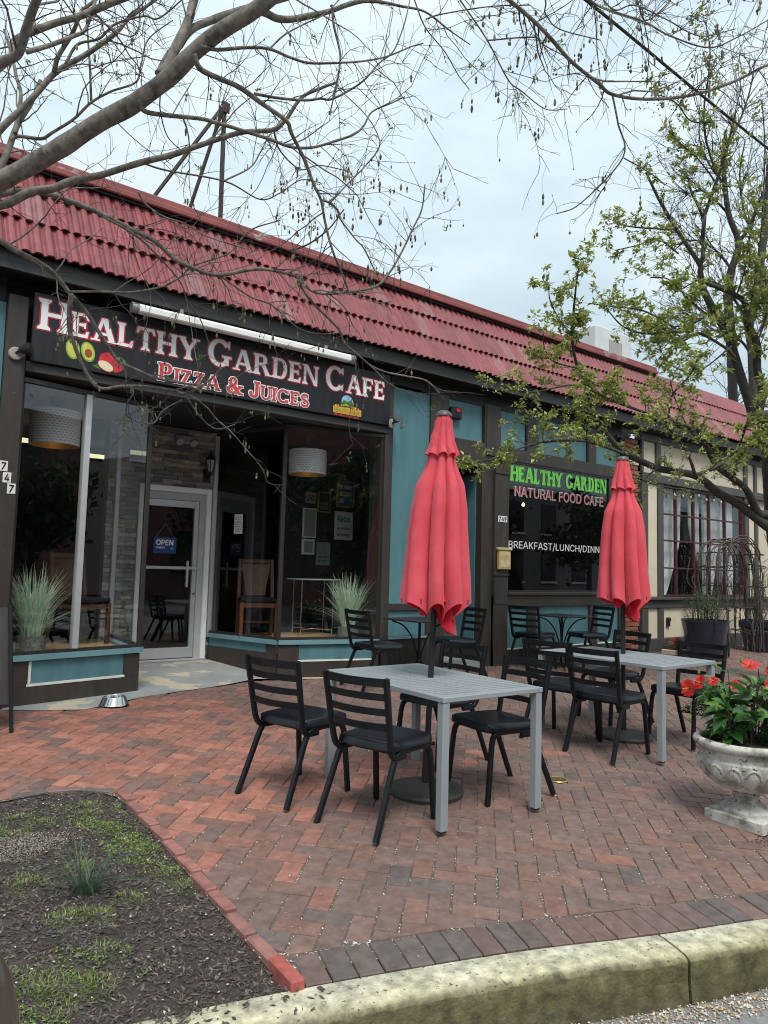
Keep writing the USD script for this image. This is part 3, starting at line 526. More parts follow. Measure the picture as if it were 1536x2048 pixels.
# --- canted bays
def bay(A, L, Bk, hz, outer_left):
    """front from A to L (corner), side from L back to Bk; the outer end is A. Polylines run left to right."""
    A, L, Bk = map(np.array, (A, L, Bk))
    def wallseg(P, Q, t0, t1, z0, z1, off0, off1):
        """board along P->Q between fractions t0, t1, from off0 to off1 in front (towards the street or recess)"""
        d = Q - P; n = np.array([d[1], -d[0]]) / np.linalg.norm(d); a, b = P + d * t0, P + d * t1
        q = [a + n * off1, b + n * off1, b + n * off0, a + n * off0]
        return np.array([[*p, z0] for p in q] + [[*p, z1] for p in q]), BF
    S = .44
    segs = [(A, L)] if outer_left else [(L, A)]
    side = (L, Bk) if outer_left else (Bk, L)
    for (P, Q), is_front in ((segs[0], True), (side, False)):
        W = np.linalg.norm(Q - P); zb = -.08
        v, f = wallseg(P, Q, 0, 1, zb, S - .055, -.08, .0); obj('bay_base', (v, f), BR, cafe)
        if is_front:
            e0, e1 = (.165, .87) if outer_left else (.20, .93)
            if outer_left:
                obj('base_rail', wallseg(P, Q, 0, 1, zb, .16, .001, .022), BR, cafe); obj('base_stile', wallseg(P, Q, 0, e0, .162, S - .057, .001, .022), BR, cafe); obj('base_stile', wallseg(P, Q, e1, 1, .162, S - .057, .001, .022), BR, cafe)
                obj('teal_panel', wallseg(P, Q, e0, e1, .185, S - .057, .001, .012), TE, cafe); obj('white_caulk', (np.vstack([wallseg(P, Q, e0 - .015, e1 + .01, .162, .183, .001, .024)[0], wallseg(P, Q, e0 - .006, e0 + .012, .186, S - .06, .0125, .0238)[0]]), np.vstack([BF, BF + 8])), 'white_caulk', cafe)
            else:
                obj('base_rail', wallseg(P, Q, 0, 1, zb, .19, .001, .022), BR, cafe); obj('base_stile', wallseg(P, Q, 0, e0, .192, S - .057, .001, .022), BR, cafe); obj('base_stile', wallseg(P, Q, e1, 1, .192, S - .057, .001, .022), BR, cafe)
                obj('teal_panel', wallseg(P, Q, e0, e1, .212, S - .057, .001, .012), TE, cafe); obj('white_caulk', wallseg(P, Q, e0 - .01, e1, .192, .210, .001, .023), 'white_caulk', cafe)
        elif not outer_left:
            obj('teal_panel', wallseg(P, Q, .02, .86, .285, S - .057, .001, .012), TE, cafe); obj('base_rail', wallseg(P, Q, 0, 1, zb, .283, .001, .020), BR, cafe); obj('base_stile', wallseg(P, Q, .862, 1.02, .2835, S - .057, .001, .021), BR, cafe)
        v, f = wallseg(P, Q, -.0, 1.0, S - .05, S, -.10, .045); obj('window_sill', (v, f), 'teal_sill_paint', cafe)
        obj('frame', wallseg(P, Q, 0, 1, S + .001, S + .03, -.025, .02), 'dark_bronze', cafe)
        obj('frame', wallseg(P, Q, 0, 1, hz - .04, hz, -.03, .03), 'grey_fascia_paint', cafe)
        v = np.array([[*P, S + .03], [*Q, S + .03], [*Q, hz - .04], [*P, hz - .04]]); obj('window_pane', (v, [[0, 1, 2, 3]]), 'window_glass', cafe)
        if is_front and outer_left: obj('mullion', wallseg(P, Q, .455, .50, S + .031, hz - .041, -.03, .03), 'aluminium', cafe)
    obj('corner_post', tube([[*L, S + .002], [*L, hz - .002]], .024, section=SQ), 'dark_bronze', cafe)
    obj('back_post', tube([[*Bk, S + .002], [*Bk, hz - .002]], .03, section=SQ), 'aluminium', cafe)
    # raised display floor and boxed ceiling inside
    ox = A[0]; poly = [A + [0, .12], L + ([-.06, .1] if outer_left else [.06, .1]), Bk + ([-.06, 0] if outer_left else [.06, 0]), np.array([ox, 8.5])]
    if not outer_left: poly = poly[::-1]
    z = S - .03; P3 = np.array([[*p, z] for p in poly]); obj('display_floor', (P3, [[0, 1, 2, 3]]), 'interior_floor', cafe)
    P3 = np.array([[*p, hz + .01] for p in poly]); obj('bay_ceiling', (P3, [[3, 2, 1, 0]]), 'interior_ceiling', cafe)
LA, LL, LB = (1.292, 7.0), (2.55, 7.25), (2.63, 8.48)
RA, RL, RB = (5.37, 7.0), (4.17, 7.32), (3.842, 8.48)
bay(LA, LL, LB, 2.905, True); bay(RA, RL, RB, 2.945, False)
cpart('frame', 'dark_bronze', (5.335, 5.371, 6.99, 7.05, .445, 2.94)); cpart('frame', 'dark_bronze', (1.291, 1.315, 6.99, 7.05, .445, 2.90))
P3 = np.array([[1.292, 7.13, 2.952], [5.37, 7.13, 2.952], [5.37, 8.6, 2.952], [1.292, 8.6, 2.952]]); obj('soffit', (P3, [[3, 2, 1, 0]]), BK, cafe)
# --- stone veneer wall with the entrance door
sw = thing('stone_wall', parent=cafe); WY = 8.5
cpart('backing', 'mortar', (2.5, 2.885, WY + .012, WY + .1, 0, 2.95), (3.802, 3.9, WY + .012, WY + .1, 0, 2.95), (2.885, 3.802, WY + .012, WY + .1, 2.225, 2.95), parent=sw)
STN = [tuple(2.3 * q for q in t_) for t_ in [(.115, .10, .088), (.085, .08, .077), (.14, .115, .09), (.065, .062, .064), (.16, .145, .125), (.10, .082, .065), (.075, .072, .075), (.13, .12, .11)]]
z = .12; r_ = 0
while z < 2.93:
    h = .052; x = 2.52 - random.uniform(0, .2)
    while x < 3.88:
        w = random.choice([.12, .18, .24, .30, .36]); a, b = max(x, 2.52), min(x + w, 3.885); x += w
        for a2, b2 in ([(a, b)] if z > 2.2 else [(a, min(b, 2.883)), (max(a, 3.804), b)]):
            if b2 - a2 > .02:
                d_ = random.uniform(0, .016); tone = np.array(random.choice(STN)) * random.uniform(.8, 1.2)
                obj('stone', cbx(a2 + .001, b2 - .001, WY - .012 - d_, WY + .011, z + .001, min(z + h, 2.945) - .001, .003), 'stone_veneer', sw, tint=tone)
    z += h; r_ += 1
door = thing('entrance_door', parent=cafe)
cpart('outer_frame', 'white_frame', (2.887, 2.945, WY - .045, WY + .06, .12, 2.222), (3.735, 3.80, WY - .045, WY + .06, .12, 2.222), (2.945, 3.735, WY - .045, WY + .06, 2.155, 2.222), c=.006, parent=door)
cpart('inner_frame', 'grey_frame', (2.946, 2.965, WY - .005, WY + .06, .12, 2.153), (3.66, 3.733, WY - .005, WY + .06, .12, 2.153), (2.965, 3.66, WY - .005, WY + .06, 2.06, 2.153), parent=door)
cpart('door_leaf', 'aluminium', (2.967, 3.012, WY + .005, WY + .045, .145, 2.057), (3.60, 3.658, WY + .005, WY + .045, .145, 2.057), (3.012, 3.60, WY + .005, WY + .045, 1.975, 2.057), (3.012, 3.60, WY + .005, WY + .045, .145, .27), c=.004, parent=door)
obj('pane', ([[3.012, WY + .025, .27], [3.60, WY + .025, .27], [3.60, WY + .025, 1.975], [3.012, WY + .025, 1.975]], [[0, 1, 2, 3]]), 'window_glass', door)
h = cpart('push_bar', 'aluminium', (2.967, 3.658, WY - .035, WY - .01, 1.215, 1.25), (2.98, 3.0, WY - .01, WY + .005, 1.22, 1.245), (3.62, 3.64, WY - .01, WY + .005, 1.22, 1.245), c=.003, parent=door); cpart('handle', 'aluminium', (3.505, 3.535, WY - .05, WY - .03, 1.0, 1.32), (3.512, 3.528, WY - .03, WY + .02, 1.02, 1.04), (3.512, 3.528, WY - .03, WY + .02, 1.28, 1.30), c=.004, parent=door)
obj('lock', (onwall(lathe([(0, .01), (.016, .01), (.02, 0)], 16)[0], WY + .004) + [3.63, 0, .92], lathe([(0, .01), (.016, .01), (.02, 0)], 16)[1][:, ::-1]), 'chrome', door)
cpart('threshold', 'grey_frame', (2.887, 3.80, WY - .06, WY + .06, .118, .135), parent=door)
# --- interior shell
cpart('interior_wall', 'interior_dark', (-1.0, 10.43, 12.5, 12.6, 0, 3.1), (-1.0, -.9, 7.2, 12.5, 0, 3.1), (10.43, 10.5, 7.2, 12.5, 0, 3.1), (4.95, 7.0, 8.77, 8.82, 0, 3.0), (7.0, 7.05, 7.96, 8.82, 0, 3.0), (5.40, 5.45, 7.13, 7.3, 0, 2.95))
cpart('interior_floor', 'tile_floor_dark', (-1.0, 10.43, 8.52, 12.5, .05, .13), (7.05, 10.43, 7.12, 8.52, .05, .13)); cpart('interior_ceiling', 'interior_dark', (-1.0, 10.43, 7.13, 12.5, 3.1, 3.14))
# --- eave, soffit, mansard roof
def slope(x, t, off=0.0):
    """point on the mansard: t from eave (0) to ridge (1), off = height above the deck"""
    n = np.array([-(RZ - EZ), RY - EY]); n = n / np.linalg.norm(n); x, t, off = np.broadcast_arrays(np.asarray(x, float), t, off)
    return np.stack([x, EY + (RY - EY) * t + n[0] * off, EZ + (RZ - EZ) * t + n[1] * off], -1)
def roof_parts(bld, x0, x1, cap_x1, first):
    cpart('eave_fascia', 'grey_fascia_paint', (x0, x1, EY + .035, EY + .075, EZ - .15, EZ - .012), parent=bld); cpart('eave_soffit', BK, (x0, x1, EY + .075, 7.13, EZ - .13, EZ - .10), parent=bld)
    roof = thing('roof', parent=bld)
    V = slope(np.array([x0, x1, x1, x0]), np.array([0, 0, 1, 1]), -.012); obj('deck', (np.vstack([V, [[x0, 9.6, RZ - .15], [x1, 9.6, RZ - .15]]]), [[0, 1, 2, 3], [3, 2, 5, 4]]), 'black_brown_paint', roof)
    ribs, w = 2, .204; sN = 12
    for row in range(3):
        x = first - (.05 if row % 2 else 0)
        while x < x1 - .01:
            xa, xb = max(x, x0), min(x + w, x1)
            if xb - xa < .05: x += w; continue
            u = np.linspace(0, 1, ribs * sN + 1); ph = (u * ribs) % 1.0; prof = .020 * np.clip((np.sin(math.pi * ph) - .42) / .34, 0, 1) + .003 + .004 * np.sin(math.pi * ph)
            prof[0] = prof[-1] = .001; lift = random.uniform(-.003, .003); tw = random.gauss(0, .003)
            t0, t1 = row / 3 - .012 + random.gauss(0, .0025), (row + 1) / 3 + .035; t1 = min(t1, .985)
            xs = x + u * w + .0015 * np.where(u > .5, -1, 1); ok = (xs >= xa - 1e-6) & (xs <= xb + 1e-6); xs, pf = xs[ok], prof[ok]
            up_ = .036 + lift
            a = slope(xs, t0, pf + up_ + tw); b = slope(xs, t1, pf + .004); lo = slope(xs, t0 + .004, np.maximum(pf + up_ - .02, .002) + tw); n = len(xs)
            V = np.vstack([a, b, lo]); i = np.arange(n - 1)
            F = np.vstack([np.stack([i, i + 1, n + i + 1], 1), np.stack([i, n + i + 1, n + i], 1), np.stack([2 * n + i, 2 * n + i + 1, i + 1], 1), np.stack([2 * n + i, i + 1, i], 1), np.stack([2 * n + i + 1, 2 * n + i, n + i + 1], 1), np.stack([2 * n + i, n + i, n + i + 1], 1)])
            k = random.random(); tone = np.array([.215, .045, .050]) * random.uniform(.82, 1.12) + (np.array([.03, .05, .05]) if k > .9 else 0)
            obj('roof_tile', (V, F), 'roof_tile', roof, 50, tint=tone); x += w
    if cap_x1 > x0:
        c = slope(np.array([x0, cap_x1]), np.array([.93, .93]), .075)
        mb = MB(); y_, z_ = c[0][1], c[0][2]
        mb.add(*cbx(x0, cap_x1, y_ - .01, RY + .25, z_ + .03, z_ + .135, .012)); mb.put('ridge_cap', 'ridge_paint', roof)
        obj('cap_moulding', cbx(x0, cap_x1 - .01, y_ - .05, y_ - .012, z_ - .005, z_ + .06, .01), 'ridge_paint', roof)
        obj('cap_shadow_board', bx(x0, cap_x1 - .02, y_ - .005, y_ + .05, z_ - .03, z_ + .029), 'black_brown_paint', roof)
roof_parts(cafe, -.8, 10.93, 10.93, -.8)
tudor = thing('tudor_building', 'half timbered cream shopfront with grey trim and red paned window', 'building')
roof_parts(tudor, 10.932, 20.0, 11.95, 10.932)
wb = thing('roof_parapet', 'white painted parapet and square vent block behind the tiled roof', 'parapet'); cpart('parapet_wall', 'white_roof_coating', (11.6, 22, 8.6, 8.8, 4.3, 5.62), parent=wb); cpart('vent_block', 'white_roof_coating', (12.45, 13.72, 9.0, 9.9, 4.3, 6.53), parent=wb, c=.02); cpart('block_hatch', 'paper_grey', (12.9, 13.35, 8.985, 8.999, 5.7, 6.3), parent=wb)
sf = thing('roof_sign_frame', 'rusty steel A frame of an old sign standing on the roof', 'sign frame')
for n_, (p, q, r) in dict(upright=((3.90, 8.8, 4.7), (3.872, 8.8, 7.56), .026), brace=((3.30, 9.3, 4.8), (3.87, 8.83, 7.50), .021), brace2=((2.35, 9.6, 4.7), (3.86, 8.86, 7.5), .021)).items(): obj(n_.rstrip('2'), tube([p, q], r, section=SQ), 'rusty_steel', sf)
obj('cross_plate', bx(3.84, 3.93, 8.75, 8.77, 7.40, 7.54), 'rusty_steel', sf)

# ------------------------------------------------------------------ tudor shopfront
TG = 'timber_grey'
def tpart(name, mm, *b, c=.004, parent=None): return cpart(name, mm, *b, c=c, parent=parent or tudor)
for x0, x1 in ((10.92, 11.10), (11.42, 11.572), (14.53, 14.70), (14.97, 15.09), (16.6, 16.75), (18.4, 18.55)): tpart('post', TG, (x0, x1, 6.955, 7.1, .755, 3.04)); tpart('post', TG, (x0, x1, 6.955, 7.1, -.1, .745))
tpart('trim_band', TG, (10.92, 20, 6.935, 7.1, 2.912, 3.058)); tpart('sill_ledge', TG, (10.91, 20, 6.89, 7.1, .886, .932)); tpart('rail', TG, (10.915, 20, 6.945, 7.1, .748, .884)); tpart('base_board', TG, (10.915, 20, 6.95, 7.1, -.1, .222)); tpart('top_beam', TG, (10.91, 20, 6.96, 7.1, 3.62, 3.72))
for x0, x1 in ((10.92, 10.98), (11.374, 11.51), (14.55, 14.68), (14.98, 15.08), (16.6, 16.75), (18.4, 18.5)): tpart('stud', TG, (x0, x1, 6.96, 7.1, 3.06, 3.618))
tpart('stucco_panel', 'cream_stucco', (10.92, 20, 7.0, 7.1, 3.059, 3.619), c=0); tpart('backing_wall', 'cream_stucco', (14.70, 20, 7.02, 7.12, -.1, 3.058), c=0)
def boards(x0, x1, z0, z1):
    x = x0
    while x < x1 - .01:
        w = min(.105, x1 - x); obj('board', cbx(x + .001, x + w - .001, 6.985, 7.01, z0, z1, .006), 'cream_board', tudor); x += .105
boards(11.102, 11.418, .934, 2.91); boards(11.102, 11.418, .224, .746); boards(11.575, 14.528, .224, .746); boards(14.702, 14.968, .934, 2.91)
tpart('backing_wall', 'cream_board', (10.95, 11.5, 7.012, 7.1, 0, 3.05), (11.5, 14.55, 7.012, 7.1, 0, .885), c=0)
tw = thing('window', parent=tudor); X0, X1, Z0, Z1 = 11.575, 14.528, .934, 2.91
tpart('frame', 'muntin_red', (X0, X0 + .045, 6.98, 7.06, Z0, Z1), (X1 - .06, X1, 6.98, 7.06, Z0, Z1), (X0 + .045, X1 - .06, 6.98, 7.06, Z1 - .05, Z1), (X0 + .045, X1 - .06, 6.98, 7.06, Z0, Z0 + .035), parent=tw)
cols = [X0 + .045] + [12.057, 12.66, 13.22, 13.81] + [X1 - .06]; rows = [Z0 + .035, 1.44, 1.925, 2.395, Z1 - .05]
for c_ in cols[1:-1]: tpart('muntin', 'muntin_red', (c_ - .022, c_ + .022, 6.99, 7.045, Z0 + .036, Z1 - .051), parent=tw)
for r_ in rows[1:-1]: tpart('muntin', 'muntin_red', (X0 + .046, X1 - .061, 6.995, 7.04, r_ - .014, r_ + .014), parent=tw)
for a, b in zip(cols[:-1], cols[1:]):
    for c_, d_ in zip(rows[:-1], rows[1:]): obj('pane', ([[a, 7.02, c_], [b, 7.02, c_], [b, 7.02, d_], [a, 7.02, d_]], [[0, 1, 2, 3]]), 'window_glass', tw)
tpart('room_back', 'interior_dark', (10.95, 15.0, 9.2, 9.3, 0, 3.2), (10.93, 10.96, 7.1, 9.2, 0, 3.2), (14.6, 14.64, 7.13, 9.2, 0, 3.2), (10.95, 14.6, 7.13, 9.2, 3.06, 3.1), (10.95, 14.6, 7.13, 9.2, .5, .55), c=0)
def curtain(x0, x1, z0, z1, pull, lab):
    us, vs = np.linspace(0, 1, 60), np.linspace(0, 1, 14)
    def f(u, v):
        w = 1 - pull * np.clip((.55 - v) / .55, 0, 1) ** 1.2 if pull else 1 + 0 * v
        s = u if lab[0] == 'l' else 1 - u
        x = (x0 + (x1 - x0) * s * w) if lab[0] == 'l' else (x1 - (x1 - x0) * (1 - s) * w)
        y = 7.17 + .022 * np.sin(u * 42 + 2 * np.sin(v * 3)) + .01 * np.sin(u * 17); return x, y, z0 + (z1 - z0) * v
    return grid(f, us, vs)
for a, b, pull, sd_ in ((11.62, 12.45, .62, 'l'), (12.75, 13.15, .75, 'r'), (13.28, 13.85, .55, 'l'), (13.9, 14.45, .4, 'r')):
    obj('curtain', curtain(a, b, .95 if pull < .7 else 1.6, 2.85, pull, sd_), 'curtain', tw, True)
# string of bulbs under the tudor trim
sl_ = thing('string_lights', 'string of clear glass bulbs on a black wire above the paned window', 'string lights')
wp = np.array([(11.5 + i * .27, 6.86, 2.86 - .05 * math.sin(math.pi * ((i % 4) / 4)) - .02 * (i % 2)) for i in range(13)]); obj('wire', tube(spline(wp, 4), .006, 4), 'cable_black', sl_)
for i in range(1, 12):
    p = wp[i]; obj('socket', tube([p, p - [0, 0, .05]], .013, 6), 'cable_black', sl_); v, f = lathe([(0, -.055), (.014, -.05), (.022, -.03), (.018, -.012), (.010, 0)], 10); obj('bulb', (v + p - [0, 0, .05], f), 'clear_bulb', sl_, True)
# ------------------------------------------------------------------ lettering
def stroke(pts, w): return LineString(pts).buffer(w / 2, cap_style='flat', join_style='mitre')
def arc(cx, cy, rx, ry, a0, a1, n=22): t = np.radians(np.linspace(a0, a1, n)); return [(cx + rx * math.cos(a), cy + ry * math.sin(a)) for a in t]
def ring(cx, cy, rx, ry, w, a0=0, a1=360, wy=None):
    wy = wy or w * .75; o = arc(cx, cy, rx, ry, a0, a1, 40); i = arc(cx, cy, rx - w, ry - wy, a1, a0, 40); return Polygon(o + i).buffer(0)
def serif_glyph(ch, w=.19, t=.085, sl=.085):
    """flared capital one unit tall with slab serifs: (shape, advance)"""
    h = 1.0; S = []; st = lambda x: sbox(x, 0, x + w, h)
    def feet(x, top=True, bot=True, l=sl, r=sl, ww=None):
        ww = w if ww is None else ww; o = []
        if bot: o.append(Polygon([(x - l, 0), (x + ww + r, 0), (x + ww + r, t * .7), (x + ww, t * 1.8), (x, t * 1.8), (x - l, t * .7)]))
        if top: o.append(Polygon([(x - l, h), (x + ww + r, h), (x + ww + r, h - t * .7), (x + ww, h - t * 1.8), (x, h - t * 1.8), (x - l, h - t * .7)]))
        return o
    if ch == 'H': S = [st(0), st(.58), sbox(.1, .45, .7, .45 + t * 1.5)] + feet(0) + feet(.58); W = .77
    elif ch == 'E': S = [st(0), sbox(0, 0, .56, t * 1.5), sbox(0, h - t * 1.5, .56, h), sbox(0, .46, .46, .46 + t * 1.4), Polygon([(.56, 0), (.60, .27), (.52, .27), (.45, .1)]), Polygon([(.56, h), (.60, h - .27), (.52, h - .27), (.45, h - .1)]), sbox(.41, .38, .48, .62)] + feet(0, r=0); W = .60
    elif ch == 'F': S = [st(0), sbox(0, h - t * 1.5, .56, h), sbox(0, .44, .46, .44 + t * 1.4), Polygon([(.56, h), (.60, h - .27), (.52, h - .27), (.45, h - .1)]), sbox(.41, .36, .48, .60)] + feet(0); W = .58
    elif ch == 'L': S = [st(0), sbox(0, 0, .54, t * 1.5), Polygon([(.54, 0), (.59, .29), (.51, .29), (.43, .1)])] + feet(0, r=.06); W = .57
    elif ch == 'T': S = [sbox(.26, 0, .26 + w, h), sbox(0, h - t * 1.5, .71, h), Polygon([(0, h), (-.04, h - .27), (.04, h - .27), (.12, h - .1)]), Polygon([(.71, h), (.75, h - .27), (.67, h - .27), (.59, h - .1)])] + feet(.26, top=False); W = .71
    elif ch == 'I': S = [st(0)] + feet(0); W = w
    elif ch == 'A': S = [stroke([(.08, 0), (.37, h)], w * .62), stroke([(.42, h), (.76, 0)], w * 1.12), sbox(.2, .27, .62, .27 + t * 1.3), Polygon([(-.08, 0), (.26, 0), (.26, t * .8), (-.08, t * .8)]), Polygon([(.56, 0), (.94, 0), (.94, t * .8), (.56, t * .8)])]; S = [unary_union(S).intersection(sbox(-1, 0, 2, h))]; W = .84
    elif ch == 'Y': S = [stroke([(.06, h), (.40, .45)], w * 1.1), stroke([(.74, h), (.42, .45)], w * .75), sbox(.31, 0, .31 + w, .5), Polygon([(-.1, h), (.26, h), (.26, h - t * .8), (-.1, h - t * .8)]), Polygon([(.58, h), (.90, h), (.90, h - t * .8), (.58, h - t * .8)])] + feet(.31, top=False); S = [unary_union(S).intersection(sbox(-1, 0, 2, h))]; W = .80
    elif ch == 'N': S = [sbox(0, 0, .12, h), sbox(.64, 0, .76, h), Polygon([(0, h), (w + .02, h), (.76, 0), (.76 - w * .85, 0)])] + feet(0, top=False, ww=.12) + feet(.64, bot=False, ww=.12) + [sbox(-.09, h - t * .8, .1, h)]; W = .76
    elif ch in 'RPDB':
        r = {'R': (.26, .73, .27), 'P': (.26, .70, .30), 'D': (.25, .5, .5), 'B': (.24, .75, .25)}[ch]
        S = [st(0)] + feet(0, r=0 if ch == 'D' else sl); k = .36 if ch != 'D' else .40
        S += [sbox(.1, r[1] + r[2] - t * 1.4, k, r[1] + r[2]), sbox(.1, r[1] - r[2], k, r[1] - r[2] + t * 1.4), ring(k, r[1], r[0] + (.07 if ch == 'D' else 0), r[2], w, -90, 90, t * 1.4)]
        if ch == 'R': S += [Polygon([(.34, .50), (.53, .50), (.80, 0), (.57, 0)]), sbox(.55, 0, .88, t * .8)]
        if ch == 'B': S += [ring(.38, .26, .27, .26, w, -90, 90, t * 1.4), sbox(.1, 0, .38, t * 1.4)]
        W = {'R': .80, 'P': .63, 'D': .72, 'B': .66}[ch]
    elif ch in 'CG':
        S = [ring(.42, .5, .44, .52, w, 38, 322), Polygon([(.66, .82), (.80, .70), (.80, .99), (.74, .99)])]
        S += [sbox(.60, .08, .60 + w * .9, .42), sbox(.52, .42 - t, .88, .42)] if ch == 'G' else [Polygon([(.66, .18), (.80, .30), (.80, .05), (.74, .05)])]
        W = .84
    elif ch == 'O': S = [ring(.42, .5, .44, .52, w)]; W = .86
    elif ch == 'U': S = [sbox(0, .33, w, h), sbox(.54, .33, .66, h), ring(.33, .33, .33, .35, w * .8, 180, 360)] + feet(0, bot=False) + feet(.54, bot=False, ww=.12); W = .68
    elif ch == 'J': S = [sbox(.28, .25, .28 + w, h), ring(.2, .25, .27, .27, w, 180, 360), Point(.03, .28).buffer(.10)] + feet(.28, bot=False); W = .48
    elif ch == 'S': S = [LineString(arc(.30, .735, .215, .20, 35, 270) + arc(.30, .265, .235, .215, 90, -145)).buffer(w * .42, cap_style='flat'), sbox(.47, .66, .54, .97), sbox(.02, .03, .09, .34)]; W = .56
    elif ch == 'Z': S = [sbox(.02, h - t * 1.5, .62, h), sbox(0, 0, .64, t * 1.5), Polygon([(.0, 0), (.22, 0), (.62, h), (.42, h)]), Polygon([(.02, h), (-.01, h - .27), (.07, h - .27), (.14, h - .1)]), Polygon([(.64, 0), (.67, .27), (.59, .27), (.52, .1)])]; W = .65
    elif ch == '&': S = [ring(.32, .25, .33, .27, w), ring(.33, .74, .23, .26, w * .8), stroke([(.18, .62), (.74, .02)], w * .95), stroke([(.50, .12), (.76, .48)], w * .7), sbox(.62, .44, .90, .44 + t), sbox(.62, 0, .92, t)]; W = .88
    else: S = [Point(0, 0).buffer(.001)]; W = .36
    return unary_union(S).buffer(.001), W
def serif_text(runs, gap=.15, **k):
    """runs: [(character, size)] on one baseline; returns a list of shapes and the width"""
    out, x = [], 0.0
    for ch, s in runs:
        if ch == ' ': x += .36 * s; continue
        g, W = serif_glyph(ch, **k); out.append(affinity.translate(affinity.scale(g, s, s, origin=(0, 0)), x, 0)); x += (W + gap) * s
    return out, x - gap * runs[-1][1]
def small_caps(t, small): return [(c, 1.0 if (i == 0 or t[i - 1] == ' ') else small) for i, c in enumerate(t)]
def sans(text, w, h, bold=True, d=.002):
    """sans lettering stretched to width w and height h, origin at lower left"""
    tm = meshkit.text_mesh(text, 1.0, d, bold); v = np.array(tm.vertices); v[:, 0] -= v[:, 0].min(); v[:, 1] -= v[:, 1].min(); v[:, 0] *= w / v[:, 0].max(); v[:, 1] *= h / v[:, 1].max(); return v, np.array(tm.faces)
def place(shape, sx, sy, x, z, y, d, name, mm, parent, th=0.0):
    g = affinity.translate(affinity.scale(shape, sx, sy, origin=(0, 0)), x, z); v, f = extr(g, d); return obj(name, (onwall(v, y), f[:, ::-1]), mm, parent)
# ------------------------------------------------------------------ the big sign
SGY = 6.905
sign = thing('cafe_sign', 'long black wood sign reading HEALTHY GARDEN CAFE PIZZA & JUICES with painted fruit', 'sign')
obj('board', cbx(1.324, 5.388, SGY, 6.943, 3.047, 3.675, .004), 'black_sign_wood', sign)
shp, W = serif_text(small_caps('HEALTHY GARDEN CAFE', .80), gap=.17)
xs0, xs1, zb, Hh = 1.385, 5.288, 3.345, .282; sx = (xs1 - xs0) / W
for s in shp:
    g = affinity.scale(s, sx, Hh, origin=(0, 0)); g = affinity.translate(g, xs0, zb)
    v, f = extr(g.buffer(.0125, join_style='mitre'), .003); l = obj('letter', (onwall(v, SGY - .0005), f[:, ::-1]), 'sign_red', sign)
    v, f = extr(g, .003); obj('face', (onwall(v, SGY - .0045), f[:, ::-1]), 'sign_white', l) if False else obj('letter_face', (onwall(v, SGY - .0045), f[:, ::-1]), 'sign_white', sign)
shp, W = serif_text(small_caps('PIZZA & JUICES', .84), gap=.16); x0_, x1_, zb, Hh = 2.487, 4.205, 3.085, .175; sx = (x1_ - x0_) / W
for s in shp:
    g = affinity.translate(affinity.scale(s, sx, Hh, origin=(0, 0)), x0_, zb)
    v, f = extr(g.buffer(.010, join_style='mitre'), .003); obj('letter', (onwall(v, SGY - .0005), f[:, ::-1]), 'sign_white', sign)
    v, f = extr(g, .003); obj('letter_face', (onwall(v, SGY - .0045), f[:, ::-1]), 'sign_letter_red', sign)
def ell(cx, cz, rx, rz, a=0): return affinity.translate(affinity.rotate(affinity.scale(Point(0, 0).buffer(1, 24), rx, rz), a), cx, cz)
def art(name, shape, mm, lay): v, f = extr(shape, .0016); obj(name, (onwall(v, SGY - .0005 - lay * .0021), f[:, ::-1]), mm, sign)
for cx, pit in ((1.672, False), (1.805, True)):
    art('avocado_skin', ell(cx, 3.222, .062, .094, 14 if pit else 10), 'sign_green', 0); art('avocado_flesh', ell(cx, 3.222, .050, .080, 14 if pit else 10), 'sign_yellow', 1)
    if pit: art('avocado_pit', ell(cx + .004, 3.210, .034, .040), 'sign_pit', 2)
art('leaf', Polygon([(1.85, 3.105), (1.90, 3.125), (1.95, 3.105), (1.93, 3.08), (1.88, 3.09)]), 'sign_leaf', 0)
art('apple', ell(1.985, 3.178, .078, .076), 'sign_apple', 0); art('apple', ell(2.055, 3.150, .082, .074, -10), 'sign_apple', 1); art('leaf', ell(2.105, 3.198, .050, .032, -18), 'sign_leaf', 2); art('apple_half', ell(1.970, 3.118, .080, .048, -22), 'sign_apple', 2); art('apple_flesh', ell(1.970, 3.120, .072, .041, -22), 'sign_cream', 3)
art('logo_globe', ell(4.745, 3.235, .082, .080), 'sign_sky', 0); art('logo_trees', Polygon([(4.665, 3.215), (4.70, 3.255), (4.74, 3.235), (4.79, 3.262), (4.828, 3.225), (4.85, 3.17), (4.66, 3.165)]), 'sign_leaf', 1)
art('logo_plaque', sbox(4.545, 3.085, 4.948, 3.165), 'sign_orange', 2)
for k in range(16): art('logo_fruit', ell(4.575 + k * .022 + random.uniform(-.005, .005), 3.168 + .028 * math.exp(-((k - 7) / 4) ** 2) + random.uniform(-.006, .006), .012, .011), random.choice(['sign_orange', 'sign_apple', 'sign_yellow', 'sign_green']), 3)
v, f = sans('HEALTHY GARDEN', .36, .042); obj('logo_lettering', (onwall(v, SGY - .0071) + [4.566, 0, 3.104], f[:, ::-1]), 'sign_green', sign)
v, f = sans('NATURAL FOOD CAFE', .355, .022); obj('logo_lettering', (onwall(v, SGY - .0006) + [4.563, 0, 3.056], f[:, ::-1]), 'sign_letter_red', sign)
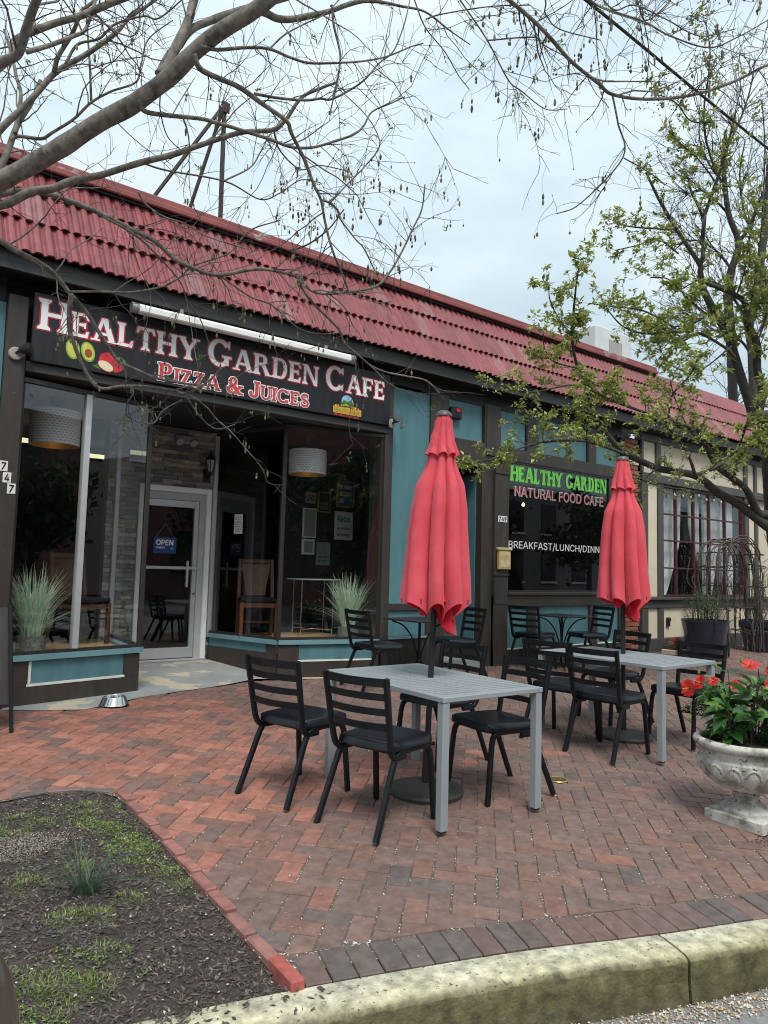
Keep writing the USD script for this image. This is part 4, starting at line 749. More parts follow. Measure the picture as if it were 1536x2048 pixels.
# tube light over the sign
tl = thing('tube_light', 'white tube light fixture slung under the eave above the black sign', 'light fixture')
v, f = tube([[2.20, 6.755, 3.693], [4.65, 6.755, 3.705]], .047, section=np.array([[1, .3], [.75, .8], [-.75, .8], [-1, .3], [-1, -.6], [-.8, -.85], [.8, -.85], [1, -.6]])); obj('housing', (v, f), 'tube_white', tl)
for a, b in (((2.13, 6.755, 3.6925), (2.199, 6.755, 3.693)), ((4.651, 6.755, 3.705), (4.72, 6.755, 3.7055))): obj('end_cap', tube([a, b], [.052, .050], 14), 'tube_cap', tl, 40)
for x in (2.6, 4.3): obj('bracket', bx(x, x + .04, 6.74, 6.80, 3.742, 3.79), 'tube_cap', tl)
# flood lamps
def flood(x, z, aim, lab):
    t = thing('flood_lamp', lab, 'lamp', 'round wall plates with black flood lamps', loc=(x, 6.93, z))
    v, f = lathe([(0, .028), (.05, .026), (.058, .018), (.058, 0)], 24); obj('wall_plate', (onwall(v, 0), f[:, ::-1]), 'lamp_bracket', t, 30)
    d = np.array(aim, float); d /= np.linalg.norm(d); o = np.array([.02, -.05, .02]); obj('arm', tube([(0, -.02, 0), o], .012, 8), 'lamp_black', t)
    obj('lamp_head', tube([o, o + d * .03, o + d * .07, o + d * .105], [.022, .034, .050, .055], 18), 'lamp_black', t, 40)
flood(1.205, 3.085, (.8, -.5, .25), 'black flood lamp on a round plate at the left end of the sign'); flood(5.428, 3.08, (-.3, -.9, .35), 'small flood lamp on a round plate at the right end of the sign')
t = thing('flood_lamp', 'dark flood lamp under the trim beside the brick pier', 'lamp', loc=(10.24, 6.98, 3.56)); v, f = lathe([(0, .02), (.04, .018), (.045, 0)], 18); obj('wall_plate', (onwall(v, 0), f[:, ::-1]), 'lamp_black', t, 30); obj('lamp_head', tube([(0, -.02, -.01), (0, -.06, -.04), (0, -.11, -.07)], [.02, .045, .05], 14), 'lamp_black', t, 40)
# alarm box
al = thing('alarm_box', 'small black alarm box with a red strobe on the teal transom', 'alarm'); obj('case', cbx(6.455, 6.645, 6.93, 7.008, 3.315, 3.47, .012), 'alarm_black', al); obj('strobe', cbx(6.53, 6.60, 6.915, 6.9295, 3.40, 3.45, .006), 'alarm_red', al); obj('grille', cbx(6.545, 6.585, 6.92, 6.9295, 3.345, 3.39, .004), 'lamp_black', al)
# house numbers
for ch, x, z, wh in (('7', 1.140, 2.040, 'uppermost'), ('4', 1.172, 1.942, 'middle'), ('7', 1.212, 1.848, 'lowest')):
    t = thing('number_plate', 'white house number plate with a black %s, %s of three stepping down the left pilaster' % (ch, wh), 'house number', loc=(x, 6.929, z)); obj('plate', cbx(0, .066, -.003, 0, 0, .09, .001), 'number_plate_white', t); v, f = sans(ch, .038, .066); obj('digit', (onwall(v, -.0035) + [.014, 0, .012], f[:, ::-1]), 'number_black', t)
t = thing('number_plate', 'white house number plate reading 749 on the brown pilaster', 'house number', loc=(7.375, 6.942, 1.985)); obj('plate', cbx(0, .185, -.003, 0, 0, .085, .001), 'number_plate_white', t); v, f = sans('749', .155, .062); obj('digits', (onwall(v, -.0035) + [.015, 0, .012], f[:, ::-1]), 'number_black', t)
# brochure box
t = thing('brochure_box', 'pale yellow brochure box hung on the brown pilaster below the 749 plate', 'brochure box', loc=(7.345, 6.94, 1.325)); obj('box', cbx(.015, .255, -.045, 0, 0, .265, .006), 'brochure_yellow', t); obj('lid', cbx(0, .27, -.06, .0, .267, .300, .006), 'brochure_cream', t); obj('leaflet', cbx(.04, .235, -.0475, -.0455, .03, .25, .0005), 'brochure_cream', t)
for k in range(5): obj('leaflet_print', bx(.055, .22, -.0486, -.0478, .13 + k * .016, .137 + k * .016), 'brochure_yellow', t)
# lettering on the 749 window
wl = thing('window_lettering', 'HEALTHY GARDEN NATURAL FOOD CAFE BREAKFAST/LUNCH/DINNER lettering on the window pane', 'lettering'); LY = 6.986
shp, W = serif_text([(c, 1.0) for c in 'HEALTHY GARDEN'], gap=.13, w=.27, t=.11, sl=.07); sx = (9.935 - 7.667) / W
for s in shp: v, f = extr(affinity.translate(affinity.scale(s, sx, .225, origin=(0, 0)), 7.667, 2.595), .002); obj('green_letter', (onwall(v, LY), f[:, ::-1]), 'lettering_green', wl)
v, f = sans('NATURAL FOOD CAFE', 2.10, .148, True); obj('white_outline', (onwall(v, LY) + [7.76, 0, 2.380], f[:, ::-1]), 'lettering_white', wl)
v, f = sans('NATURAL FOOD CAFE', 2.085, .132, False); obj('pink_letters', (onwall(v, LY - .0025) + [7.768, 0, 2.388], f[:, ::-1]), 'lettering_pink', wl, kind='stuff')
v, f = sans('BREAKFAST/LUNCH/DINNER', 2.33, .122, False); obj('white_letters', (onwall(v, LY) + [7.645, 0, 1.618], f[:, ::-1]), 'lettering_white', wl)
# OPEN sign hung in the door
t = thing('open_sign', 'blue OPEN sign hanging inside the glass entrance door', 'sign', loc=(3.10, WY + .012, 1.402)); obj('board', cbx(0, .287, 0, .006, 0, .197, .002), 'open_blue', t)
v, f = sans('OPEN', .212, .068); obj('open_letters', (onwall(v, -.0004) + [.035, 0, .098], f[:, ::-1]), 'sign_white', t); v, f = sans('COME IN', .105, .02); obj('small_letters', (onwall(v, -.0004) + [.035, 0, .060], f[:, ::-1]), 'sign_white', t); obj('badge', bx(.215, .252, -.0025, -.0004, .045, .075), 'open_light', t)
for x in (.03, .255): obj('cord', tube([(x, .003, .197), (.143, .003, .36)], .0018, 4), 'paper_grey', t)
# notice on the recess glass
d_ = np.array(RB) - np.array(RL); d_ /= np.linalg.norm(d_); n_ = np.array([-abs(d_[1]), d_[0]]) ; n_ = np.array([d_[1] * -1, d_[0]]); n_ = n_ if n_[0] < 0 else -n_
c_ = np.array([3.972, 8.03]); e_ = d_ * .075; mb = MB(); q = [c_ - e_ + n_ * .008, c_ + e_ + n_ * .008]; v = np.array([[*q[0], 1.665], [*q[1], 1.665], [*q[1], 1.905], [*q[0], 1.905]]); v2 = v + [*(n_ * .001), 0]
tn = thing('paper_notice', 'white printed notice taped to the glass beside the entrance', 'notice'); obj('sheet', (np.vstack([v, v2]), np.vstack([BF])), 'paper', tn)
for k in range(9): z = 1.69 + k * .021; w_ = e_ * (.8 if k % 3 else .6); p_ = [c_ - w_ + n_ * .0105, c_ + w_ + n_ * .0105]; obj('print_line', (np.array([[*p_[0], z], [*p_[1], z], [*p_[1], z + .007], [*p_[0], z + .007]]), [[0, 1, 2, 3]]), 'paper_grey', tn)
# wall lantern by the door
t = thing('wall_lantern', 'black coach lantern on the stone wall beside the entrance door', 'lantern', loc=(3.72, WY - .028, 2.38)); obj('back_plate', cbx(-.05, .05, -.012, 0, -.07, .10, .006), 'lamp_black', t); obj('arm', tube(spline([(0, -.01, .0), (0, -.08, -.02), (0, -.11, .04)], 5), .012, 6), 'lamp_black', t)
v, f = lathe([(.03, 0), (.055, .14), (.058, .145), (0, .145)], 6); obj('glass', (v + [0, -.11, .05], f), 'clear_bulb', t); v, f = lathe([(.07, .15), (.05, .18), (.02, .215), (.012, .25), (0, .255)], 6); obj('cap', (v + [0, -.11, .05], f), 'lamp_black', t); v, f = lathe([(0, -.03), (.02, -.02), (.04, 0), (0, 0)], 6); obj('finial', (v + [0, -.11, .05], f), 'lamp_black', t)
for k in range(6): a = k * math.pi / 3; obj('bar', tube([(.032 * math.cos(a), -.11 + .032 * math.sin(a), .05), (.058 * math.cos(a), -.11 + .058 * math.sin(a), .197)], .005, 4), 'lamp_black', t)
t = thing('emergency_light', 'twin spot emergency light high on the stone wall above the door', 'lamp', loc=(3.40, WY - .028, 2.80)); obj('box', cbx(-.12, .12, -.06, 0, -.04, .05, .008), 'paper_grey', t)
for x in (-.09, .09): obj('spot', tube([(x, -.06, -.02), (x, -.11, -.045)], [.03, .045], 12), 'paper_grey', t, 40)
# ------------------------------------------------------------------ things behind the glass
def drum(x, y, zb, zt, zc, lab):
    t = thing('pendant_lamp', lab, 'pendant lamp', 'drum pendant lamps in the window bays', loc=(x, y, 0)); r = .235; ht = zt - zb
    obj('shade', lathe([(r, zb), (r, zt)], 40), 'lamp_white', t, True); obj('lining', lathe([(r - .006, zt), (r - .006, zb)], 40), 'lamp_gold', t, True)
    mb = MB()
    for row in range(12):
        for k in range(36): a = (k + .5 * (row % 2)) / 36 * 2 * math.pi; z = zb + .03 + (ht - .06) * row / 11; v, f = bx(-.011, .011, -.001, .001, -.0035, .0035); mb.add(rotz(v + [0, r + .0012, 0], a) + [0, 0, z], f)
    mb.put('punched_holes', 'paper_grey', t, kind='stuff')
    obj('cord', tube([(0, 0, zt - .05), (0, 0, zc)], .006, 6), 'lamp_black', t); obj('canopy', lathe([(0, zc - .10), (.03, zc - .095), (.07, zc - .03), (.075, zc)], 20), 'lamp_black', t, True); obj('bulb', (lathe([(0, -.06), (.03, -.05), (.04, -.02), (.02, .03), (0, .04)], 12)[0] + [0, 0, zb + .10], lathe([(0, -.06), (.03, -.05), (.04, -.02), (.02, .03), (0, .04)], 12)[1]), 'bulb_warm', t, True)
drum(1.745, 7.7, 2.43, 2.775, 2.905, 'white drum pendant lamp with gold lining in the left window bay'); drum(4.72, 7.7, 2.44, 2.74, 2.945, 'white drum pendant lamp with gold lining in the right window bay')
def pot_grass(x, y, z, h, r, sd, lab, pot):
    t = thing('potted_grass', lab, 'potted grass', 'pots of pale artificial grass in the window bays', loc=(x, y, z)); v, f = lathe([(0, 0), (.12, 0), (.125, .01), (.125, .165), (.113, .165), (.113, .14), (0, .14)], 28); obj('pot', (v, f), 'woven_pot', t, 30)
    v, f, tt = blades(np.array([[0, 0.0]]), 480, h, .0048, r, .32, [(.50, .70, .50), (.58, .76, .54), (.44, .62, .46), (.66, .78, .58), (.70, .75, .6)], sd, 6); obj('grass', (v + [0, 0, .13], f), 'grass_blade', t, tint=tt, kind='stuff')
    v, f, tt = blades(np.array([[0, 0.0]]), 70, h * .8, .003, r, 1.3, [(.66, .76, .56), (.74, .77, .64)], sd + 1, 8); obj('loose_blades', (v + [0, 0, .13], f), 'grass_blade', t, tint=tt, kind='stuff')
pot_grass(1.575, 7.36, .412, .66, .09, 21, 'pale green artificial grass in a woven pot at the left window', 1); pot_grass(5.13, 7.30, .412, .66, .08, 31, 'pale green artificial grass in a pot at the right window', 1)
def wood_chair(x, y, z, a, lab):
    t = thing('wooden_chair', lab, 'chair', 'dark wooden dining chairs inside the windows', loc=(x, y, z), rz=a); w = .21
    for s in (-1, 1):
        obj('back_leg', tube(spline([(s * w, -.26, 0), (s * w, -.19, .25), (s * w, -.185, .45), (s * (w - .01), -.25, .95)], 5), .022, section=SQ), 'wood_chair', t); obj('front_leg', tube([(s * w, .19, 0), (s * w, .19, .43)], .022, section=SQ), 'wood_chair', t); obj('side_rail', bx(s * w - .012, s * w + .012, -.17, .17, .37, .42), 'wood_chair', t)
    us = np.linspace(-1, 1, 13); vs = np.linspace(0, 1, 8); f = lambda u, v: (u * (.12 + .085 * v ** 1.5), -.195 - .055 * v + .02 * (1 - u ** 2) * -1, .50 + .44 * v - .05 * np.clip(1 - (u / .35) ** 2, 0, 1) * (v > .95))
    v1, f1 = grid(f, us, vs); n = len(v1); v2 = v1 - [0, .014, 0]; obj('back_panel', (np.vstack([v1, v2]), np.vstack([f1, f1[:, ::-1] + n])), 'wood_chair', t, True); obj('top_rail', cbx(-w, w, -.265, -.235, .90, .955, .008), 'wood_chair', t)
    obj('seat', cbx(-.225, .225, -.20, .22, .43, .485, .02), 'black_vinyl', t, 40); obj('front_rail', bx(-w, w, .18, .20, .37, .42), 'wood_chair', t); obj('stretcher', bx(-w, w, -.01, .01, .17, .20), 'wood_chair', t)
wood_chair(2.18, 8.05, .412, math.radians(205), 'wooden dining chair behind the mullion of the left window'); wood_chair(4.25, 8.0, .412, math.radians(160), 'wooden dining chair just behind the right corner post of the entrance'); wood_chair(1.55, 9.6, .13, math.radians(30), 'wooden dining chair deep in the room behind the left window')
t = thing('glass_table', 'round glass cafe table on a chrome cross frame behind the right window', 'table', loc=(5.15, 8.15, .412)); v, f = lathe([(0, .705), (.36, .705), (.365, .712), (.36, .72), (0, .72)], 40); obj('top', (v, f), 'paper_grey', t, 30)
for k in range(4): a = k * math.pi / 2 + .5; c_, s_ = math.cos(a) * .30, math.sin(a) * .30; obj('leg', tube([(c_, s_, 0), (c_, s_, .70)], .011, 8), 'chrome', t, True); obj('cross_bar', tube([(0, 0, .07), (c_, s_, .07)], .012, 8), 'chrome', t, True)
def frame_pic(name, x0, x1, z0, z1, edge, face, lab, txt=(), bw=.02):
    k_ = 8.745 / 9.846; x0, x1, z0, z1, bw = x0 * k_, x1 * k_, (z0 - CAMZ) * k_ + CAMZ, (z1 - CAMZ) * k_ + CAMZ, bw * k_; txt = [(s, a * k_, b * k_, hh * k_, ink, lw * k_) for s, a, b, hh, ink, lw in txt]
    t = thing(name, lab, 'poster' if name != 'picture_frame' else 'picture frame', loc=(x0, 8.766, z0)); w, h = x1 - x0, z1 - z0; obj('frame', cbx(0, w, -.025, 0, 0, h, .003), edge, t); obj('picture', bx(bw, w - bw, -.0275, -.0255, bw, h - bw), face, t)
    for s, a, b, hh, ink, lw in txt: v, f = sans(s, lw, hh); obj('lettering', (onwall(v, -.028) + [a, 0, b], f[:, ::-1]), ink, t)
frame_pic('picture_frame', 5.985, 6.235, 1.755, 2.23, 'paper', 'paper_grey', 'tall white frame with a blank grey picture behind the right window'); frame_pic('picture_frame', 5.985, 6.215, 1.485, 1.765 - .03, 'paper', 'poster_mint', 'small white frame below the tall one behind the right window', bw=.035)
frame_pic('poster', 6.255, 6.50, 2.18, 2.52, 'poster_yellow', 'ink', 'black and yellow HOME CAFE poster behind the right window', [('HOME', .045, .12, .05, 'poster_yellow', .15), ('CAFE', .045, .05, .05, 'poster_yellow', .15)])
frame_pic('poster', 6.62, 6.97, 2.29, 2.73, 'poster_yellow', 'poster_teal', 'teal BE HAPPY BE LUCKY BE COOL poster with a yellow edge', [('BE HAPPY', .05, .30, .07, 'paper', .25), ('BE LUCKY', .05, .19, .07, 'paper', .25), ('BE', .05, .07, .08, 'paper', .08), ('COOL', .16, .07, .08, 'ink_blue', .14)], .025)
frame_pic('poster', 6.60, 6.955, 1.75, 2.22, 'paper', 'paper', 'white plank sign reading Relax no hurries no worries', [('Relax', .05, .29, .11, 'ink_blue', .24), ('NO HURRIES,', .04, .16, .045, 'ink', .27), ('NO WORRIES', .04, .06, .045, 'ink', .27)], .004)
frame_pic('poster', 6.265, 6.52, 1.32, 1.695, 'poster_mint', 'poster_mint', 'pale mint card leaning below the Relax sign', [('LIVE SIMPLY', .03, .12, .03, 'ink', .19), ('BE A LIGHT', .03, .06, .03, 'ink', .17)], .004)
frame_pic('poster', 6.0, 6.22, 2.30, 2.50, 'interior_dark', 'paper_grey', 'dim grey LIVE poster above the tall white frame', [('LIVE', .03, .05, .09, 'ink', .15)], .01)
for k, (x, y, z, w) in enumerate([(1.86, 10.5, 2.85, .35), (3.40, 10.5, 3.03, .3), (3.40, 11.6, 2.90, .3)]): obj('strip_lamp', cbx(x - w, x + w, y - .06, y + .06, z, z + .05, .01), 'strip_light', label=['yellow lit strip lamp behind the left drum lamp', 'yellow lit strip lamp, upper of two at the right edge of the left window', 'yellow lit strip lamp, lower of two at the right edge of the left window'][k], cat='ceiling lamp')
for k, (x, z) in enumerate([(8.05, 2.40), (9.1, 2.42)]):
    t = thing('hanging_bulb', 'small warm bulb glowing behind the 749 window, %s of two' % ('left' if k == 0 else 'right'), 'bulb', loc=(x, 8.0, z)); v, f = lathe([(0, -.035), (.02, -.028), (.026, -.008), (.012, .022), (0, .028)], 12); obj('bulb', (v, f), 'bulb_glow', t, True); obj('cord', tube([(0, 0, .028), (0, 0, .7)], .004, 4), 'lamp_black', t)
t = thing('wall_clock', 'round pale wall clock dimly seen behind the 749 window', 'clock', loc=(7.98, 8.6, 2.12)); v, f = lathe([(0, .03), (.15, .03), (.17, .04), (.18, 0)], 32); obj('case', (onwall(v, 0), f[:, ::-1]), 'paper_grey', t, 30)
for a, L in ((40, .11), (160, .08)): q = np.radians(a); obj('hand', tube([(0, -.034, 0), (L * math.sin(q), -.034, L * math.cos(q))], .004, 4), 'ink', t)

# ------------------------------------------------------------------ tables, chairs, umbrellas
def grey_table(x, y, a, lab):
    t = thing('slatted_table', lab, 'table', loc=(x, y, float(G(y))), rz=a); W, L, H = .41, .63, .735
    for b in ((-W, -W + .045, -L, L), (W - .045, W, -L, L), (-W + .045, W - .045, -L, -L + .05), (-W + .045, W - .045, L - .05, L)): obj('frame_rail', cbx(b[0], b[1], b[2], b[3], H - .03, H, .003), 'table_grey', t)
    obj('spine', cbx(-.03, .03, -L + .05, L - .05, H - .028, H - .0008, .002), 'table_grey', t)
    n = 22; p = (2 * L - .10) / n
    for k in range(n):
        y0 = -L + .05 + k * p + .005
        for s in (-1, 1): a0, a1 = sorted((s * .0302, s * (W - .0452))); obj('slat', cbx(a0, a1, y0, y0 + p - .021, H - .007, H - .001, .0015), 'table_grey', t)
    obj('hole_plate', cbx(-.10, .10, -.045, .045, H - .02, H + .0015, .002), 'table_grey', t)
    for sx in (-1, 1):
        for sy in (-1, 1): obj('leg', cbx(sx * (W - .03) - .026, sx * (W - .03) + .026, sy * (L - .03) - .026, sy * (L - .03) + .026, 0, H - .031, .004), 'table_grey', t); obj('foot_cap', cbx(sx * (W - .03) - .02, sx * (W - .03) + .02, sy * (L - .03) - .02, sy * (L - .03) + .02, -.01, -.0005, .002), 'lamp_black', t)
grey_table(3.225, 3.64, -.035, 'grey slatted metal table in front, with a closed umbrella through it'); grey_table(5.66, 3.80, 0.0, 'grey slatted metal table further right, behind the stone urn')
def puff(w, d, z0, z1, n=14):
    """upholstered seat cushion: rounded rectangle bulging upwards"""
    u = np.linspace(-1, 1, n); U, Vv = np.meshgrid(u, u, indexing='ij'); ex = lambda a: np.sign(a) * (1 - (1 - np.abs(a)) ** 1.8)
    r = np.maximum(np.abs(U), np.abs(Vv)); X, Y = ex(U), ex(Vv); c = 1 - .10 * np.clip(np.abs(X) * np.abs(Y), 0, 1) ** 3
    top = z0 + (z1 - z0) * (1 - r ** 5) ** .5 * (1 - .12 * (X ** 2 + Y ** 2) / 2) ; bot = z0 - .012 * (1 - r ** 6) ** .5
    A = np.stack([X * c * w * (1 - .0 * Y), Y * c * d, top], -1).reshape(-1, 3); Bm = np.stack([X * c * w, Y * c * d, bot], -1).reshape(-1, 3); i, j = np.meshgrid(np.arange(n - 1), np.arange(n - 1), indexing='ij')
    q = np.stack([i * n + j, (i + 1) * n + j, (i + 1) * n + j + 1, i * n + j + 1], -1).reshape(-1, 4); F = np.vstack([q[:, [0, 1, 2]], q[:, [0, 2, 3]]]); return np.vstack([A, Bm]), np.vstack([F, F[:, ::-1] + n * n])
def ladder_chair(x, y, a, lab):
    t = thing('ladder_chair', lab, 'chair', 'black ladder back chairs round the grey tables', loc=(x, y, float(G(y))), rz=a - math.pi / 2)
    for s in (-1, 1):
        obj('side_frame', tube(spline([(s * .219, -.325, 0), (s * .210, -.232, .22), (s * .203, -.165, .375), (s * .201, -.125, .418), (s * .200, -.06, .432), (s * .200, .10, .432), (s * .202, .155, .420), (s * .206, .182, .375), (s * .212, .20, .22), (s * .219, .221, 0)], 4), .0155, section=SQ, upv=(1, 0, 0)), 'chair_metal', t, 50)
        obj('upright', tube(spline([(s * .226, -.280, .857), (s * .222, -.258, .74), (s * .216, -.228, .58), (s * .211, -.208, .48), (s * .207, -.188, .432), (s * .203, -.15, .408), (s * .200, -.06, .404)], 4), .0155, section=SQ, upv=(1, 0, 0)), 'chair_metal', t, 50)
    for z, h, y_ in ((.832, .046, -.2735), (.752, .038, -.2585), (.668, .038, -.2425), (.584, .038, -.2275)):
        us = np.linspace(-1, 1, 11); wx = .222 - (.857 - z) * .035; c = lambda u: y_ - .040 * (1 - u ** 2)
        P = np.array([[u * wx, c(u), z] for u in us]); obj('slat', tube(P, 1.0, section=np.array([[-.0045, -h / 2], [.0045, -h / 2], [.0045, h / 2], [-.0045, h / 2]]) @ np.array([[1, 0], [0, 1]]), upv=(0, 0, 1)), 'chair_metal', t)
    for yy in (-.12, .13): obj('cross_rail', tube([(-.2, yy, .425), (.2, yy, .425)], .011, section=SQ), 'chair_metal', t)
    v, f = puff(.222, .215, .446, .497); obj('seat', (v + [0, .02, 0], f), 'black_vinyl', t, 60)
    return t
LAB = 'black ladder back chair, '
c0 = ladder_chair(2.506, 4.055, .242, LAB + 'front table, far chair of the left side')
for x, y, a, lab in [(2.690, 3.425, .242, 'front table, nearest one with its back to the camera'), (3.759, 4.13, 3.20, 'front table, far right behind the umbrella pole'), (3.639, 3.43, 2.998, 'front table, right side by the near table leg'),
                     (5.205, 3.62, .07, 'urn table, near left chair'), (5.193, 4.085, .141, 'urn table, far left chair partly behind the near one'), (6.203, 4.298, 2.941, 'urn table, far right behind the second umbrella pole'), (6.15, 3.497, 3.076, 'urn table, right side half behind the hibiscus'),
                     (4.94, 6.459, -.042, 'black bistro table, in front of the potted grass window'), (6.21, 6.52, 2.93, 'black bistro table, right side before the teal door jamb'), (7.806, 6.645, .164, 'second bistro table, left side under the 749 window'), (8.70, 6.42, 2.82, 'second bistro table, right side under the 749 window')]:
    copy_of(c0, (x, y, float(G(y))), a - math.pi / 2, LAB + lab)
def bistro(x, y, a, lab):
    t = thing('bistro_table', lab, 'table', loc=(x, y, float(G(y))), rz=a); obj('top', cbx(-.31, .31, -.31, .31, .715, .735, .006), 'table_black', t); obj('centre_plate', cbx(-.05, .05, -.05, .05, .7355, .737, .0005), 'chair_metal', t)
    obj('pedestal', tube([(0, 0, .03), (0, 0, .70)], .017, 10), 'chair_metal', t, True)
    for k in range(4):
        q = k * math.pi / 2 + math.pi / 4; c, s = math.cos(q), math.sin(q); obj('support', tube([(c * r, s * r, z) for r, z in spline([(.33, .705), (.20, .655), (.10, .54), (.055, .42), (.03, .34), (.022, .28)], 5)], .010, 6), 'chair_metal', t, True); obj('foot', tube([(c * r, s * r, z) for r, z in spline([(.02, .26), (.05, .16), (.12, .07), (.22, .03), (.30, .012)], 5)], .011, 6), 'chair_metal', t, True)
    obj('collar', tube([(0, 0, .25), (0, 0, .36)], .026, 10), 'chair_metal', t, True)
bistro(5.60, 6.50, .05, 'black square bistro table by the right window bay'); bistro(8.22, 6.50, .05, 'black square bistro table under the 749 window')
def umbrella(x, y, lean, seed, lab, skew):
    g = float(G(y)); t = thing('patio_umbrella', lab, 'umbrella', loc=(x, y, g)); r = np.random.RandomState(seed); lx, ly = lean; top = 2.50
    P = lambda z: np.array([lx * z / top, ly * z / top, z])
    obj('pole', tube([P(.10), P(2.47)], .0195, 14), 'umbrella_pole', t, 40); obj('sleeve', tube([P(.04), P(.36)], .026, 14), 'umbrella_pole', t, 40)
    v, f = lathe([(0, .045), (.03, .06), (.055, .058), (.10, .048), (.20, .036), (.245, .026), (.255, .012), (.25, -.01)], 48); obj('base', (v, f), 'umbrella_base', t, 30); obj('clamp_knob', tube([P(.30) + [.025, 0, 0], P(.30) + [.06, 0, 0]], .012, 8), 'umbrella_pole', t)
    v, f = lathe([(.0, .035), (.03, .034), (.045, .026), (.056, .010), (.056, -.004), (.04, -.006)], 24); obj('cap', (v + P(top), f), 'umbrella_cap', t, 40)
    ph0 = r.uniform(0, 6.28); kf = 8; am = r.uniform(.55, 1.4, 16); wob = r.normal(0, .22, 16)
    def folds(th):
        q = (th + ph0) / (2 * math.pi) * kf; i = np.floor(q).astype(int) % kf; fr = q - np.floor(q); a = am[i] * (1 - fr) + am[(i + 1) % kf] * fr
        return np.abs(np.sin(math.pi * (fr ** (1 + wob[i])))) ** .62, a, i, fr
    def canopy(z_top, z_hem, prof, depth0, depth1, hem_amp, nu=224, nv=40, extra=None):
        us, vs = np.linspace(0, 2 * math.pi, nu), np.linspace(0, 1, nv)
        def f_(u, v):
            fo, a, i, fr = folds(u + .16 * np.sin(3 * v + i_phase) * v); R = np.interp(v, prof[0], prof[1]); dep = depth0 + (depth1 - depth0) * v ** .8
            rad = R * (1 - dep * (1 - fo)) * (1 + .07 * (a - 1) * v) + (meshkit.fbm(np.stack([np.cos(u) * 2.6, np.sin(u) * 2.6, v * 2.2 + seed], -1), 4, seed) - .5) * .020 * (.25 + v) + (meshkit.fbm(np.stack([np.cos(u) * 9, np.sin(u) * 9, v * 5], -1), 3, seed + 3) - .5) * .006
            hem = z_hem - hem_amp * .8 * (1 - fo) * (.5 + .5 * am[(i + 3) % kf]) * (1 + skew * np.cos(u + .65)); hem = hem + (extra(u) if extra else 0)
            zz = z_top + (hem - z_top) * v; pz = P(1.0)
            return lx * zz / top + rad * np.cos(u), ly * zz / top + rad * np.sin(u), zz
        return grid(f_, us, vs)
    i_phase = r.uniform(0, 6)
    v, f = canopy(2.47, 1.235, (np.array([0, .18, .26, .36, .5, .7, .9, 1.0]), np.array([.06, .085, .108, .165, .192, .212, .232, .240])), .22, .62, .14); obj('canopy', (v, f[:, ::-1]), 'umbrella_cloth', t, True)
    v, f = canopy(2.495, 2.235, (np.array([0, .25, .6, .85, 1.0]), np.array([.050, .062, .084, .102, .118])), .08, .30, .035); obj('vent_flap', (v, f[:, ::-1]), 'umbrella_cloth', t, True)
    # gathered cloth hanging in the middle below the hem
    us, vs = np.linspace(-1, 1, 40), np.linspace(0, 1, 12)
    for k, (aa, w_, ln, rr) in enumerate([(-.75, .13, .27, .08), (-1.6, .11, .20, .09), (.2, .10, .22, .10), (-2.6, .10, .12, .10)]):
        def flap(u, v): a = aa + u * .9; R = rr + .02 * np.sin(u * 7 + k) + .03 * v; z = 1.30 - (ln + .05 * np.sin(u * 3 + k)) * v * (1 - .45 * np.abs(u) ** 1.5); return lx * .5 + R * np.cos(a) * (1 + .2 * np.sin(u * 9)), ly * .5 + R * np.sin(a) * (1 + .2 * np.sin(u * 9)), z
        v, f = grid(flap, us, vs); obj('inner_flap', (v, f if k % 2 else f[:, ::-1]), 'umbrella_cloth', t, True)
    for k in range(8):
        a_ = k * math.pi / 4 - ph0; rr_ = .236; q_ = P(1.24) + [rr_ * math.cos(a_), rr_ * math.sin(a_), 0]; obj('rib_end', tube([q_ + [0, 0, .02], q_ - [0, 0, .012]], .006, 6), 'umbrella_cap', t)
    obj('tie_band', tube([P(1.62) + [.0, -.0, 0], P(1.60)], .022, 8), 'umbrella_pole', t)
    return t
umbrella(3.225, 3.653, (.056, -.049), 3, 'closed coral red patio umbrella standing through the front table', .5); umbrella(5.775, 3.872, (-.004, .007), 8, 'closed coral red patio umbrella standing through the table behind the urn', .35)
# ------------------------------------------------------------------ urn with hibiscus
UX, UY = 4.70, 2.262; UG = float(G(UY))
urn = thing('stone_urn', 'large white cast stone urn on a square plinth, stained and speckled', 'urn', loc=(UX, UY, UG))
obj('plinth', cbx(-.185, .185, -.185, .185, -.012, .065, .008), 'cast_stone', urn, 30)
def reg(u, v, prof):
    d = np.concatenate([[0], np.cumsum(np.linalg.norm(np.diff(prof, axis=0), axis=1))]); d /= d[-1]; return np.interp(v, d, prof[:, 0]), np.interp(v, d, prof[:, 1])
pf = spline([(.155, .066), (.150, .085), (.115, .105), (.082, .125), (.070, .150), (.076, .170), (.092, .178), (.086, .186)], 5); obj('stem', lathe(pf, 48), 'cast_stone', urn, True)
bowl = spline([(.06, .184), (.115, .196), (.188, .232), (.246, .285), (.280, .345), (.286, .380), (.284, .392), (.274, .398), (.274, .420), (.276, .455), (.282, .462)], 6)
def bowl_f(u, v):
    R, Z = reg(u, v, bowl); n = 16; q = (u / (2 * math.pi) * n) % 1.0 - .5; zc = .275; ez = (Z - .285) / .072; e = (q / .36) ** 2 + (ez * np.where(ez < 0, .62, 1.0)) ** 2
    lobe = np.clip(1 - e, 0, 1) ** .5 * .020 + np.exp(-((np.sqrt(e) - 1.16) / .09) ** 2) * .013
    q2 = (u / (2 * math.pi) * 22) % 1.0 - .5; band = ((Z > .40) & (Z < .455)) * (np.exp(-((np.abs(q2) - .30 + .25 * np.clip((.415 - Z) / .02, 0, 1)) / .05) ** 2) * .006)
    R = R + np.where((Z > .2) & (Z < .37), lobe, 0) + band; return R * np.cos(u), R * np.sin(u), Z
